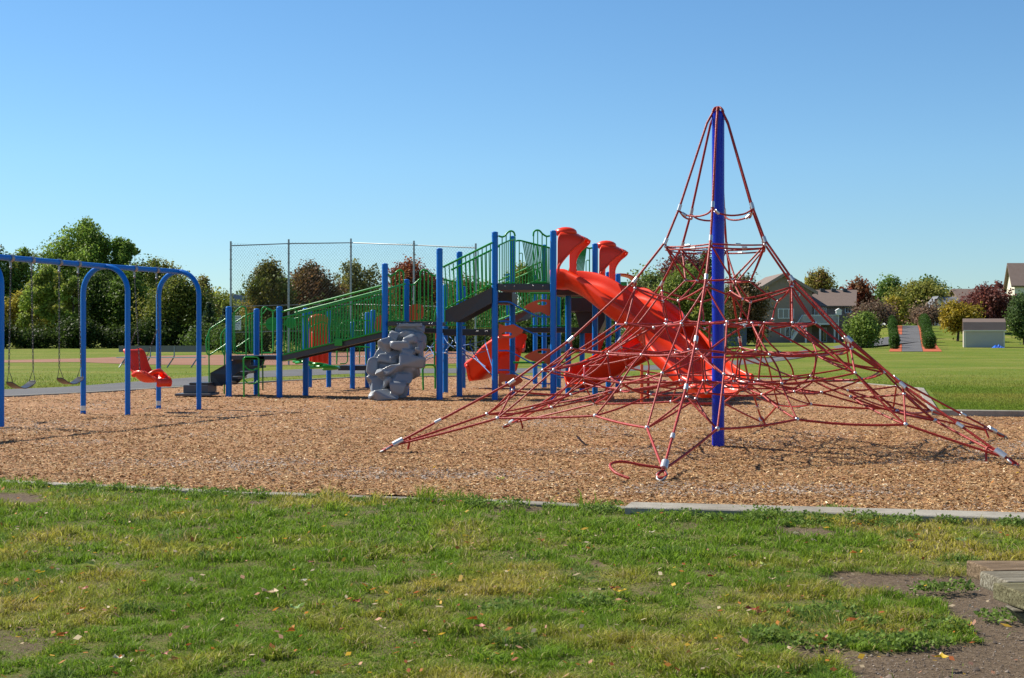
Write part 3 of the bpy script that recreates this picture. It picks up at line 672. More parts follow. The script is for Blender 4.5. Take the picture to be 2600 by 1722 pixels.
# --- tall cream house at the right edge
D = 205.; g = GZ(2610, D)
t = thing('cream_house', g, 'tall cream house with brown roof cut by the right edge', 'house')
x0 = W(2576, 0, D).x; x1 = W(2730, 0, D).x; zg = g.z-.6; ze = W(0, 724, D).z; zr = W(0, 668, D+5).z
MB().box((x0, D, zg), (x1, D+10, ze)).build('wall', M['cream'], t)
MB().prism([(x0+.002, D+.01, ze+.002), (x0+.002, D+5, zr-.25), (x0+.002, D+9.99, ze+.002)], (x1-x0-.01, 0, 0)).build('gable_wall', M['cream'], t, fix=True)
v = Vector((x1-x0+.6, 0, 0)); a = Vector((x0-.5, D-.5, ze-.1)); r_ = Vector((x0-.5, D+5, zr)); b2 = Vector((x0-.5, D+10.5, ze-.1))
slab(a, a+v, r_+v, r_, .25).build('roof', M['roofbrown'], t, fix=True); slab(r_+Vector((0, .004, 0)), r_+v+Vector((0, .004, 0)), b2+v, b2, .25).build('roof', M['roofbrown'], t, fix=True)
for ch in t.children:
    ch.data.transform(Matrix(((1, .23, 0, -.23*0), (0, 1, 0, 0), (0, 0, 1, 0), (0, 0, 0, 1))))
# --- simple gabled houses further back
def gabled(name, px0, px1, D, yw, yr, wall, roof, lab, dep=9., side=False, base=None):
    g = GZ((px0+px1)/2, D); t = thing(name, g, lab, 'house'); x0 = W(px0, 0, D).x; x1 = W(px1, 0, D).x; ze = W(0, yw, D).z; zr = W(0, yr, D).z
    zb = g.z-1
    if side:       # ridge along Y, gable faces the camera
        xm = (x0+x1)/2; P = [Vector((x0, D, zb)), Vector((x1, D, zb)), Vector((x1, D, ze)), Vector((xm, D, zr-.1)), Vector((x0, D, ze))]
        MB().prism(P, (0, dep, 0)).build('wall', M[wall], t, fix=True); v = Vector((0, dep+.8, 0)); o_ = Vector((0, -.4, 0))
        sl_ = (zr-ze)/(xm-x0); A_ = Vector((x0-.5, D-.4, ze-.5*sl_+.1)); Rr = Vector((xm, D-.4, zr+.12)); B_ = Vector((x1+.5, D-.4, ze-.5*sl_+.1))
        slab(A_, Rr, Rr+v, A_+v, .18).build('roof', M[roof], t, fix=True); slab(Rr+Vector((.003, 0, 0)), B_, B_+v, Rr+v+Vector((.003, 0, 0)), .18).build('roof', M[roof], t, fix=True)
    else:
        MB().box((x0, D, zb), (x1, D+dep, ze)).build('wall', M[wall], t)
        MB().prism([(x0+.01, D+.01, ze+.002), (x0+.01, D+dep/2, zr-.2), (x0+.01, D+dep-.01, ze+.002)], (x1-x0-.02, 0, 0)).build('gable_wall', M[wall], t, fix=True)
        v = Vector((x1-x0+.8, 0, 0)); a = Vector((x0-.4, D-.4, ze-.08)); r_ = Vector((x0-.4, D+dep/2, zr)); b2 = Vector((x0-.4, D+dep+.4, ze-.08))
        slab(a, a+v, r_+v, r_, .2).build('roof', M[roof], t, fix=True); slab(r_+Vector((0, .004, 0)), r_+v+Vector((0, .004, 0)), b2+v, b2, .2).build('roof', M[roof], t, fix=True)
    return t
t = gabled('brown_roof_house', 2444, 2560, 230., 766, 731, 'taupe', 'roofbrown', 'house with long brown roof behind the purple tree')
t = gabled('white_house', 2352, 2412, 222., 790, 754, 'paleblue', 'roofgrey', 'pale white gabled house left of the yellow green maple', side=True, dep=2.5)
windowpart(t, 2372, 796, 2384, 810, 221.97, 1)
t = gabled('white_house', 2400, 2446, 228., 772, 752, 'paleblue', 'roofgrey', 'grey roofed wing right of the white gable', side=False)
t = gabled('tan_roof_house', 2262, 2308, 236., 818, 795, 'paleblue', 'tile', 'low house with orange tan roof at the end of the driveway')
t = gabled('pale_house', 558, 616, 175., 782, 748, 'paleblue', 'roofgrey', 'pale house roof seen left of the backstop maple', side=True)
t = gabled('dark_roof_house', 1034, 1112, 150., 762, 722, 'taupe', 'roofbrown', 'dark brown house roof behind the raised deck', side=False)
# grey outbuilding left of the house (seen through the net)
t = gabled('grey_garage', 1829, 1896, 150., 826, 818, 'roofgrey', 'roofgrey', 'grey garage left of the round yellow bush')
# ================================================================== BALL FIELD THINGS
# backstop fence
D = 70.; bx = [586, 733, 891, 1051, 1208]; btop = [619.5, 614, 612, 618, 625]; bD = [66., 69., 71., 68.5, 66.5]
T_ = [W(x, y, d) for x, y, d in zip(bx, btop, bD)]
t = thing('backstop_fence', (T_[2].x, T_[2].y, 0), 'tall chain link backstop fence behind the play structure', 'fence')
for i_, p in enumerate(T_):
    mb = MB().tube([(p.x, p.y, -.2), (p.x, p.y, p.z+.12)], .045, 8)
    for z in np.arange(.4, p.z, .45): mb.tube([(p.x, p.y, z-.02), (p.x, p.y, z+.02)], .06, 8)
    mb.build('post', M['galv'], t)
def rail_at(fr, nm, r=.022):
    for a, b_ in zip(T_[:-1], T_[1:]):
        A_ = Vector((a.x, a.y, a.z*fr)); B_ = Vector((b_.x, b_.y, b_.z*fr)); MB().tube([A_, B_], r, 6).build(nm, M['galv'], t)
rail_at(.985, 'top_rail', .028); rail_at(.487, 'middle_rail'); rail_at(.275, 'middle_rail'); rail_at(.065, 'bottom_rail')
for a, b_ in zip(T_[:-1], T_[1:]):
    mb = MB(); A0 = Vector((a.x, a.y, .12)); e = Vector((b_.x-a.x, b_.y-a.y, 0)); L = e.length; e.normalize(); H = (a.z+b_.z)/2*.985-.12; st = .17
    off = Vector((e.y, -e.x, 0))*.03
    k_ = -int(H/st)
    while k_*st < L:
        for sg in (1, -1):
            # line u = k*st + sg*z (sg=+1) ; u = k*st + H - z (sg=-1)
            u0 = k_*st; u1 = u0+H
            c0 = max(u0, 0); c1 = min(u1, L)
            if c1-c0 < .05: continue
            z0_, z1_ = c0-u0, c1-u0
            if sg < 0: z0_, z1_ = H-z0_, H-z1_
            mb.tube([A0+off+e*c0+Vector((0, 0, z0_)), A0+off+e*c1+Vector((0, 0, z1_))], .0034, 3, cap=False)
        k_ += 1
    mb.build('chain_mesh', M['wire'], t)
# low fence right of the backstop
mb = None
P0 = W(1208, 861, 66.5); P1 = W(1300, 861, 66.)
# sign on the backstop
s0 = W(607, 820, 67.); t2 = thing('park_sign', s0, 'small white notice sign hung on the left of the backstop fence', 'sign')
mb = MB().box((s0.x-.17, s0.y-.42, s0.z-.33), (s0.x+.17, s0.y-.40, s0.z+.33)); sp_ = mb.build('panel', M['white'], t2)
mt = plain('sign_print', (.16, .20, .26), .6)
mb = MB()
for k_ in range(6): mb.box((s0.x-.13, s0.y-.424, s0.z+.24-k_*.10), (s0.x+.13-.05*(k_ % 3), s0.y-.4202, s0.z+.27-k_*.10))
mb.build('lettering', mt, sp_)
# players bench left
def bench(px0, px1, D, lab, ytop=878, yseat=897, n=4):
    a = W(px0, 925, D); b_ = W(px1, 925, D); zt = W(0, ytop, D).z
    t = thing('team_bench', (a.x, D, 0), lab, 'bench')
    MB().box((a.x, D+.28, zt-.28), (b_.x, D+.32, zt)).build('backrest', M['benchmetal'], t)
    MB().box((a.x, D-.12, .42), (b_.x, D+.18, .46)).build('seat', M['alu'], t)
    for k_ in range(n):
        x = a.x+.35+(b_.x-a.x-.7)*k_/(n-1)
        MB().tube(round_path([(x-.22, D-.15, 0), (x, D+.1, .41), (x, D+.265, .5), (x, D+.265, zt-.02)], .08), .028, 6).build('leg', M['galv'], t)
bench(297, 520, 63., 'long grey players bench with backrest beside the infield')
bench(1392, 1440, 60., 'small grey bench glimpsed between the blue deck posts', 876, 890, 2)
# ================================================================== SWING SET
C3 = Vector((-7.60, 20.34, 0)); C1 = Vector((-6.67, 23.58, 0)); C2 = Vector((-5.89, 25.40, 0)); HT = 2.44
t = thing('swing_set', C1, 'blue steel swing frame with round arches', 'swing frame')
bd = [(C1-C3).normalized(), ((C1-C3).normalized()+(C2-C1).normalized()).normalized(), (C2-C1).normalized()]
C4 = C3-(C1-C3)*1.0
for C_, b_ in ((C4, bd[0]), (C3, bd[0]), (C1, bd[1]), (C2, bd[2])):
    p = Vector((b_.y, -b_.x, 0)); r_ = .43; path = [C_-p*r_+Vector((0, 0, -.1)), C_-p*r_+Vector((0, 0, 1.0))]
    for k_ in range(17):
        a = math.pi*k_/16; path.append(C_-p*r_*math.cos(a)+Vector((0, 0, HT-r_+r_*math.sin(a))))
    path += [C_+p*r_+Vector((0, 0, 1.0)), C_+p*r_+Vector((0, 0, -.1))]
    ar = MB().tube(path, .044, 14).build('arch', M['blue'], t)
    c = C_-p*r_; MB().tube([c+Vector((0, 0, .07)), c+Vector((0, 0, .15))], .046, 14).build('sticker', M['alu'], ar)
for A_, B_ in ((C4, C3), (C3, C1), (C1, C2)):
    z = Vector((0, 0, HT)); MB().tube([A_+z, B_+z], .043, 14).build('beam', M['blue'], t)
def chain(a, b_, name, parent, r=.0045, pitch=.042):
    mb = MB(); a = Vector(a); b_ = Vector(b_); L = (b_-a).length; n = max(2, int(L/pitch)); dz = (b_-a)/n; u_ = dz.normalized(); s1 = u_.orthogonal().normalized(); s2 = u_.cross(s1)
    for i_ in range(n):
        c = a+dz*(i_+.5); s_ = s1 if i_ % 2 else s2; h = u_*(pitch*.62); w = s_*.011
        mb.tube([c-h+w*.4, c-h*.6+w, c+h*.6+w, c+h+w*.4, c+h-w*.4, c+h*.6-w, c-h*.6-w, c-h-w*.4], r, 4, closed=True)
    return mb.build(name, M['chain'], parent)
def hang(A_, B_, tt): return A_.lerp(B_, tt)+Vector((0, 0, HT))
def hanger(p, b_, parent):
    d = Vector((b_.x, b_.y, 0))
    mb = MB().tube([p-d*.03, p+d*.03], .056, 14); mb.tube([p+Vector((0, 0, -.05)), p+Vector((0, 0, -.13))], .016, 6); mb.ball(p+Vector((0, 0, -.14)), .022)
    mb.build('hanger', M['galv'], parent)
def belt_swing(t0, t1, zlow, sw, lab):
    A_ = hang(C3, C1, t0); B_ = hang(C3, C1, t1); b_ = bd[0]; p = Vector((b_.y, -b_.x, 0))
    mid = (A_+B_)/2+p*sw; t = thing('belt_swing', (mid.x, mid.y, zlow), lab, 'swing', 'belt swings hanging from the blue frame')
    hanger(A_, b_, t); hanger(B_, b_, t)
    half = .30; zs = zlow+.105
    e0 = Vector((mid.x, mid.y, zs))-b_*half; e1 = Vector((mid.x, mid.y, zs))+b_*half
    for H_, e in ((A_, e0), (B_, e1)):
        top = e+Vector((0, 0, .16))+(H_-e).normalized()*.02
        chain(H_+Vector((0, 0, -.15)), top, 'chain', t)
        mb = MB(); sgn = 1 if e is e1 else -1
        mb.tube([top, e+p*.05-b_*sgn*.03, e-p*.05-b_*sgn*.03], .006, 6, closed=True); mb.build('triangle_link', M['chain'], t)
    n = 18; vs = []
    for i_ in range(n+1):
        u_ = -1+2*i_/n; c = Vector((mid.x, mid.y, zlow+.10*abs(u_)**1.9))+b_*(half*u_); hw = .075 if abs(u_) < .85 else .075-.03*(abs(u_)-.85)/.15
        for q in (-1, 1):
            for dz in (0, .014): vs.append(c+p*hw*q+Vector((0, 0, dz)))
    f = []
    for i_ in range(n):
        a = i_*4; b2 = a+4
        f += [(a+1, a+3, b2+3, b2+1), (a, b2, b2+2, a+2), (a, a+1, b2+1, b2), (a+2, b2+2, b2+3, a+3)]
    f += [(0, 2, 3, 1), (n*4, n*4+1, n*4+3, n*4+2)]
    MB().add(vs, f, False).build('seat', M['rubber'], t, fix=True)
belt_swing(.2457, .398, W(0, 987, 21.4).z, .0, 'black belt swing hanging leftmost from the frame')
belt_swing(.611, .7645, W(0, 976, 22.6).z, .03, 'black belt swing beside the left leg of the middle arch')
# moulded chair swing
hA = hang(C1, C2, .3795); hB = hang(C1, C2, .68); b_ = bd[2]; fwd = Vector((b_.y, -b_.x, 0))
mid = (hA+hB)/2
t = thing('chair_swing', (mid.x, mid.y, .5), 'red moulded chair swing with high back between the two arches', 'swing')
hanger(hA, b_, t); hanger(hB, b_, t)
Dm = mid.y; fwd = Vector((.80, -.60, 0)); b_ = Vector((.60, .80, 0))
def sp(px, py, sd=0.):                       # point in the chair's side plane; sd = sideways (along beam)
    # solve along fwd so that it projects to px at height py
    f_ = ((px-CX)*mid.y-mid.x*F)/(F*fwd.x-(px-CX)*fwd.y); P = Vector((mid.x, mid.y, 0))+fwd*f_
    P.z = CH-(py-HY)*P.y/F; return P+b_*sd
prof = [(334, 893, .20, .02), (339, 898, .235, .03), (345, 922, .225, .05), (352, 945, .23, .07), (361, 961, .23, .13), (373, 970, .23, .17), (387, 972, .225, .14), (400, 970, .21, .08), (409, 967, .19, .04), (414, 972, .17, .03), (412, 979, .16, .02)]
prof = [(x, y, w*1.0, h) for x, y, w, h in prof]
cs = []; C_pts = smooth_path([sp(x, y) for x, y, _, _ in prof], 3); m_ = len(C_pts)
Wd = np.interp(np.linspace(0, len(prof)-1, m_), range(len(prof)), [q[2] for q in prof]); Hd = np.interp(np.linspace(0, len(prof)-1, m_), range(len(prof)), [q[3] for q in prof])
vs = []; K = 13
for i_ in range(m_):
    tg = (C_pts[min(i_+1, m_-1)]-C_pts[max(i_-1, 0)]).normalized(); up = tg.cross(b_); up = up if up.dot(fwd+Vector((0, 0, 1))) > 0 else -up; up.normalize()
    sec = []
    for k_ in range(K):
        u_ = -1+2*k_/(K-1); sec.append((u_*Wd[i_], Hd[i_]*max(0, (abs(u_)-.45)/.55)**1.6))
    inner = [(x, h+.045) for x, h in sec]
    ring = [C_pts[i_]+b_*x+up*h for x, h in sec]+[C_pts[i_]+b_*(x*.86)+up*(h+.0+.045) for x, h in sec[::-1]]
    vs += ring
n = 2*K; f = []
for i_ in range(m_-1):
    for k_ in range(n): f.append((i_*n+k_, (i_+1)*n+k_, (i_+1)*n+(k_+1) % n, i_*n+(k_+1) % n))
f += [tuple(range(n)), tuple(range((m_-1)*n+n-1, (m_-1)*n-1, -1))]
o = MB().add(vs, f, True).build('seat_shell', M['red'], t, fix=True); md = o.modifiers.new('sub', 'SUBSURF'); md.levels = md.render_levels = 1
for sd in (-.19, .19):
    mb = MB(); P = smooth_path([sp(362, 952, sd), sp(374, 946, sd*1.05), sp(387, 947, sd), sp(399, 955, sd*.9), sp(408, 962, sd*.7)], 5)
    mb.tube(P, .045, 10, r2=.04); mb.build('armrest', M['red'], t)
mb = MB().tube(smooth_path([sp(392, 955, -.15), sp(400, 945, -.09), sp(404, 942, 0), sp(400, 945, .09), sp(392, 955, .15)], 5), .035, 10); mb.ball(sp(407, 967), .06, (1, 1.3, .8)); mb.build('front_bar', M['red'], t)
for hh, sd in ((hA, -.22), (hB, .22)):
    q = hh+Vector((0, 0, -.15)); kn = q.lerp(sp(374, 945, sd), .55)
    fr_ = sp(382, 948, sd); bk_ = sp(340, 925, sd)
    chain(q, fr_, 'chain', t); chain(kn, bk_, 'back_chain', t)
# ================================================================== PLAY STRUCTURE
c2 = lambda x, y: (500+x/3.136, 560+y/3.136)
c3 = lambda x, y: (850+x/3.136, 560+y/3.136)
c4 = lambda x, y: (1150+x/3.136, 560+y/3.136)
def DFr(px): return 30.6+(29.0-30.6)*(px-581)/(1330-581)
PS = thing('play_structure', (0, 30, 0), 'large play structure with blue posts, green railings and red slides', 'play structure')
posts = [(581,30.6,778),(651.5,31.9,783.5),(709.5,30.3,778),(776,31.4,782),(786,36.5,790),(835,36.8,788),(895,35.6,817),(933,36.6,793),(947,35,787),(977.5,29.4,668.5),(1032,30.9,709),(1116,28.9,630),(1131,33.2,722),(1166.6,30.6,638.6),(1176,36.2,727),(1256.6,29.06,588),(1301,31.6,599),(1289,38,695),(1405,28.9,585),(1382,36.2,621),(1359,39,700),(1443,30.9,700),(1418,35.6,745),(1511,31.5,618),(1478,34,845),(1569,34,695),(1545,32.8,690)]
for px, D, tp in posts:
    p = W(px, tp, D); r = .0635
    mb = MB().tube([(p.x, D, -.1), (p.x, D, p.z-.02)], r, 18, cap=False); mb.ball((p.x, D, p.z-.025), r+.004, (1, 1, .38), 18, 6)
    if D < 32 and tp < 800:
        z = p.z-.09; mb.tube([(p.x, D, z-.02), (p.x, D, z+.02)], r+.003, 18)
    mb.build('post', M['blue'], PS)
def part(mb, name, mat, parent=None, **k): return mb.build(name, M[mat], parent or PS, **k)
def bolts(pts, D, par):
    mb = MB()
    for x, y in pts: mb.ball(W(x, y, D-.012), .016, nu=6, nv=4)
    part(mb, 'bolt_heads', 'alu', par)
# decks (charcoal slabs): front corners px, z, depth range
def deck(px0, px1, ztop, D0, D1, th=.11, sx=.12, name='deck'):
    x0 = (px0-CX)*D0/F; x1 = (px1-CX)*D0/F
    P = [(x0, D0, ztop), (x1, D0, ztop), (x1+sx, D1, ztop), (x0+sx, D1, ztop)]
    return part(MB().prism(P, (0, 0, -th)), name, 'char', bevel=.008, fix=True)
def zat(y, D): return CH-(y-HY)*D/F
d1 = deck(588, 703, zat(903, 30.6), 30.5, 31.75, .09)
d2 = deck(984, 1109, zat(817, 29.3), 29.25, 30.6, .08); bolts([c3(500, 822), c3(520, 822), c3(755, 822), c3(775, 822)], 29.25, d2)
deck(990, 1112, zat(834, 31.2), 31.0, 32.0, .10)
d3 = deck(1125, 1253, zat(836, 32), 31.6, 32.6, .14); bolts([c3(1130, 882), c3(1142, 882), c3(1200, 882), c3(1215, 882)], 31.6, d3)
d4 = deck(1264, 1398, zat(721, 29.05), 28.98, 30.4, .13); bolts([c4(415, 522), c4(490, 522), c4(640, 520), c4(716, 520)], 28.98, d4)
deck(1410, 1506, zat(737, 30.8), 30.3, 31.8, .12); deck(1448, 1530, zat(760, 33.5), 32.2, 34.0, .30); deck(1255, 1300, zat(745, 31.5), 30.6, 31.9, .25)
deck(1300, 1500, zat(832, 34), 33.6, 34.8, .12)
deck(858, 945, zat(928, 36), 35.7, 37.0, .12)
# dark closed stair carriage under the second slide tower
P = [W(1450, 762, 33.0), W(1536, 762, 33.0), W(1536, 812, 33.0), W(1520, 846, 33.0), W(1474, 846, 33.0), W(1462, 800, 33.0)]
part(MB().prism(P, (.15, 1.0, 0)), 'stair_carriage', 'char', fix=True)
# stair carriage from middle deck up to the high deck
st = [W(*c3(880, 716), 29.1), W(*c3(1252, 532), 29.0), W(*c3(1252, 655), 29.0), W(*c3(975, 806), 29.1), W(*c3(880, 806), 29.1)]
part(MB().prism(st, (0, .05, 0)), 'stair_stringer', 'char', fix=True)
part(MB().prism([p+Vector((.12, 1.15, 0)) for p in st], (0, .05, 0)), 'stair_stringer', 'char', fix=True)
for k_ in range(5):
    a = st[0].lerp(st[1], (k_+.7)/5.6); part(MB().box((a.x-.05, a.y+.055, a.z-.10), (a.x+.28, a.y+1.14, a.z-.06)), 'stair_tread', 'char')
# long ramp
rp = [W(717, 902, 30.25), W(972, 843, 29.45), W(972, 857, 29.45), W(717, 917, 30.25)]
part(MB().prism(rp, (0, .05, 0)), 'ramp_edge', 'char', fix=True)
part(MB().prism([p+Vector((.12, 1.15, 0)) for p in rp], (0, .05, 0)), 'ramp_edge', 'char', fix=True)
a = rp[0]+Vector((0, .055, -.03)); b_ = rp[1]+Vector((0, .055, -.03)); part(MB().prism([a, b_, b_+Vector((.12, 1.09, 0)), a+Vector((.12, 1.09, 0))], (0, 0, -.05)), 'ramp_deck', 'char', fix=True)
p = W(*c2(1128, 975), 29.75); part(MB().box((p.x-.08, p.y-.05, p.z-.06), (p.x+.08, p.y-.01, p.z+.09)), 'bracket', 'green', bevel=.01)
# rail panels -----------------------------------------------------------------
def railing(A, B, C_, D_, n, lean=0., mid=True, rt=.021, rb=.0125, midf=.87, name='guard_rail'):
    """A,B top rail ends; C_,D_ bottom rail ends; bars between"""
    mb = MB(); mb.tube([A, B], rt, 8); mb.tube([C_, D_], rt*.8, 8)
    if mid: mb.tube([C_.lerp(A, midf), D_.lerp(B, midf)], rt*.85, 8)
    for k_ in range(n):
        f = (k_+.5)/n; f2 = min(max(f+lean, 0), 1); e = midf if mid else 1
        mb.tube([C_.lerp(D_, f), C_.lerp(D_, f2).lerp(A.lerp(B, f2), e)], rb, 6)
    return part(mb, name, 'green')
vv = Vector((.10, 1.12, 0))
A_, B_, C_, D_ = W(716, 792, 30.25), W(974, 724.5, 29.4), W(718, 901, 30.25), W(972, 841, 29.4)
railing(A_, B_, C_, D_, 34, .008, midf=.86); railing(A_+vv, B_+vv, C_+vv, D_+vv, 34, -.012, midf=.86)
A_, B_, C_, D_ = W(*c3(860, 372), 29.05), W(*c3(1256, 176), 29.0), W(*c3(885, 700), 29.05), W(*c3(1256, 503), 29.0)
railing(A_, B_, C_, D_, 12, mid=False); vv2 = Vector((.12, 1.15, 0))
railing(A_+vv2, B_+vv2, C_+vv2, D_+vv2, 12, mid=False)
A_, B_, C_, D_ = W(*c3(425, 545), 29.9), W(*c3(560, 505), 30.6), W(*c3(425, 800), 29.9), W(*c3(560, 798), 30.6); railing(A_, B_, C_, D_, 5, mid=False)
# rising wave panels
def wave_panel(top, ybot, xs, D, r=.0185, D1=None, rb=.0125):
    D1 = D1 or D; x0, x1 = top[0][0], top[-1][0]
    dd = lambda x: D+(D1-D)*(x-x0)/((x1-x0) or 1)
    P = smooth_path([W(x, y, dd(x)) for x, y in top], 5); mb = MB().tube(P, r, 8)
    tx = [t_[0] for t_ in top]; ty = [t_[1] for t_ in top]
    o_ = np.argsort(tx)
    for x in xs:
        y = float(np.interp(x, np.array(tx)[o_], np.array(ty)[o_])); mb.tube([W(x, y+1, dd(x)), W(x, ybot, dd(x))], rb, 6)
    xa, xb = min(xs), max(xs); mb.tube([W(xa, ybot, dd(xa)), W(xb, ybot, dd(xb))], r*.8, 6)
    return part(mb, 'wave_rail', 'green')
wave_panel([c3(424, 432), c3(445, 440), c3(475, 425), c3(500, 402), c3(525, 396), c3(545, 412), c3(550, 440)], c3(0, 798)[1], [c3(x, 0)[0] for x in (448, 482, 515, 549)], 29.35)
wave_panel([c3(806, 440), c3(775, 436), c3(750, 415), c3(728, 397), c3(705, 394), c3(685, 408), c3(680, 440)], c3(0, 798)[1], [c3(x, 0)[0] for x in (682, 714, 745, 776)], 29.5)
wave_panel([c3(595, 510), c3(625, 512), c3(650, 492), c3(672, 470), c3(690, 468)], c3(0, 798)[1], [c3(x, 0)[0] for x in (610, 640, 668)], 30.9)
wave_panel([c4(362, 122), c4(385, 130), c4(410, 125), c4(438, 95), c4(462, 84), c4(485, 95), c4(495, 125)], c4(0, 498)[1], [c4(x, 0)[0] for x in (392, 424, 457, 495)], 29.0)
wave_panel([c4(366, 198), c4(400, 182), c4(450, 160), c4(495, 150)], c4(0, 498)[1], [c4(x, 0)[0] for x in (372, 408, 440, 475)], 30.2, D1=31.2)
wave_panel([c4(772, 122), c4(745, 126), c4(715, 108), c4(690, 82), c4(665, 78), c4(645, 92), c4(640, 125)], c4(0, 490)[1], [c4(x, 0)[0] for x in (642, 675, 710, 745)], 29.0)
wave_panel([c4(500, 165), c4(520, 160), c4(555, 164), c4(640, 188), c4(772, 218)], c4(0, 498)[1], [c4(x, 0)[0] for x in (528,)], 30.3)
def fan(tops, bots, D, n, r=.013):
    mb = MB()
    for k_ in range(n):
        f = k_/(n-1); a = (tops[0][0]+(tops[1][0]-tops[0][0])*f, tops[0][1]+(tops[1][1]-tops[0][1])*f); b_ = (bots[0][0]+(bots[1][0]-bots[0][0])*f, bots[0][1]+(bots[1][1]-bots[0][1])*f)
        mb.tube([W(*a, D), W(*b_, D)], r, 6)
    mb.tube([W(*tops[0], D), W(*tops[1], D)], .017, 8); mb.tube([W(*bots[0], D), W(*bots[1], D)], .015, 8)
    return part(mb, 'fan_rail', 'green')
fan((c4(556, 164), c4(772, 218)), (c4(612, 498), c4(772, 500)), 30.25, 17)
fan((c4(980, 205), c4(1062, 216)), (c4(900, 480), c4(1025, 500)), 31.6, 12)
wave_panel([c4(1060, 214), c4(1085, 222), c4(1110, 218)], c4(0, 440)[1], [c4(x, 0)[0] for x in (1088,)], 31.5)
for (x, y) in ((1060, 318), (528, 262)):
    part(MB().tube(round_path([W(*c4(x, y+112), 31.4), W(*c4(x, y), 31.4), W(*c4(x+26, y-4), 31.4), W(*c4(x+26, y+112), 31.4)], .05), .011, 6), 'hand_loop', 'green')
# lower left: entry handrails (closed loops)
def loop(pts, D, r=.016, name='handrail', rr=.09, closed=False):
    P = [W(*(q[:2]), q[2] if len(q) > 2 else D) for q in pts]; return part(MB().tube(round_path(P, rr), r, 8, closed=closed), name, 'green')
for dx, D0, yy in ((0, 30.75, 0), (38, 31.9, 0)):
    q = lambda x, y: c2(x+dx*3.136 if False else x, y)
loop([c2(232, 782), c2(95, 868), c2(98, 1385)], 30.8); loop([c2(97, 890), c2(72, 955), c2(80, 1060), c2(98, 1075), c2(232, 985)], 30.8)
loop([c2(232, 858), c2(190, 905), c2(195, 1020), c2(218, 1075)], 31.9); loop([c2(232, 862), c2(222, 900), c2(218, 1380)], 31.9)
loop([c2(290, 738), c2(310, 725), c2(345, 690), c2(370, 684), c2(392, 702), c2(392, 1075)], 30.6); loop([c2(288, 740), c2(290, 1040), c2(310, 1060), c2(392, 1058)], 30.6)
loop([c2(300, 740), c2(302, 1000), c2(312, 1030)], 30.6, .011); loop([c2(308, 810), c2(400, 750), c2(452, 738)], 31.5); loop([c2(318, 1008), c2(420, 940)], 31.0)
loop([c2(418, 760), c2(420, 1030), c2(445, 1060)], 31.8); loop([c2(440, 745), c2(442, 1060)], 31.8)
loop([c2(518, 1075), c2(515, 710), c2(530, 690), c2(552, 690), c2(572, 712), c2(612, 722), c2(632, 712)], 30.5); loop([c2(518, 1055), c2(600, 1055), c2(608, 1030), c2(608, 725)], 30.5)
loop([c2(525, 745), c2(560, 700), c2(585, 705), c2(605, 735), c2(605, 1040)], 31.3, .013)
loop([c2(728, 720), c2(745, 698), c2(775, 705), c2(810, 738), c2(840, 738)], 31.3)
loop([c2(375, 1408), c2(372, 1100), c2(385, 1088), c2(480, 1088), c2(492, 1100), c2(492, 1405)], 30.2, .018); loop([c2(380, 1155), c2(410, 1190), c2(455, 1192), c2(486, 1175)], 30.1, .013); loop([c2(380, 1270), c2(405, 1298), c2(460, 1300), c2(490, 1275)], 30.1, .013)
loop([c2(525, 1350), c2(524, 1130), c2(540, 1110)], 31.4, .016); part(MB().box(tuple(W(*c2(370, 1108), 30.5)), tuple(W(*c2(530, 1082), 30.42)+Vector((0, .2, 0)))), 'handrail_base', 'green')
# low green discs and bars
for (x, y, r_) in ((600, 825, .16), (745, 815, .13)):
    p = W(*c2(x, y), 33.5); mb = MB().tube([p, p+Vector((0, .04, 0))], r_, 20); part(mb, 'play_wheel', 'green')
loop([c2(500, 828), c2(870, 828)], 33.5, .012)
loop([(857, 884), (900, 881), (930, 881), (948, 884)], 35.6); loop([(855, 925), (855, 884)], 35.6); loop([c2(1115, 1120), c2(1118, 1020), c2(1120, 850), c2(1180, 798), c2(1375, 798)], 35.5, .014)
loop([c2(1198, 1010), c2(1200, 1120), c2(1185, 1140), c2(1140, 1140)], 35.5, .014); loop([c2(1295, 985), c2(1295, 1140)], 35.5, .012); loop([c2(1345, 960), c2(1348, 1140)], 35.5, .014)
mb = MB()
for k_, (xa, xb, y) in enumerate(((690, 850, 1112), (790, 930, 1135), (880, 1040, 1150), (905, 1110, 1172), (920, 1120, 1168))):
    mb.tube(smooth_path([W(*c2(xa, y), 34), W(*c2((xa+xb)/2, y-8), 33.7), W(*c2(xb, y+6), 34), W(*c2((xa+xb)/2, y+12), 34.4)], 5), .035, 8)
part(mb, 'wavy_step', 'green')
part(MB().prism([W(*c2(1010, 1160), 34.2), W(*c2(1115, 1160), 34.2), W(*c2(1125, 1185), 34.2), W(*c2(1000, 1180), 34.2)], (0, .5, 0)), 'wavy_step', 'green', fix=True, bevel=.02)
# transfer steps at the left end
def pxbox(x0, y0, x1, y1, D, dep, name, mat='step', bev=.012):
    a = W(x0, y1, D); b_ = W(x1, y0, D); return part(MB().box((a.x, D, a.z), (b_.x, D+dep, b_.z)), name, mat, bevel=bev)
pxbox(443, 1000, 533, 1006, 30.1, 1.0, 'transfer_step'); pxbox(465, 978, 528, 999, 30.3, .9, 'transfer_step'); pxbox(480, 972, 530, 977.5, 30.35, .8, 'transfer_step', 'char')
stp = [W(*c2(105, 1215), 30.9), W(*c2(300, 1105), 30.8), W(*c2(425, 1105), 30.8), W(*c2(425, 1150), 30.8), W(*c2(290, 1235), 30.8), W(*c2(200, 1318), 30.9), W(*c2(108, 1318), 30.9)]
part(MB().prism(stp, (0, .05, 0)), 'stair_stringer', 'char', fix=True); part(MB().prism([p+Vector((.1, 1.1, 0)) for p in stp], (0, .05, 0)), 'stair_stringer', 'char', fix=True)
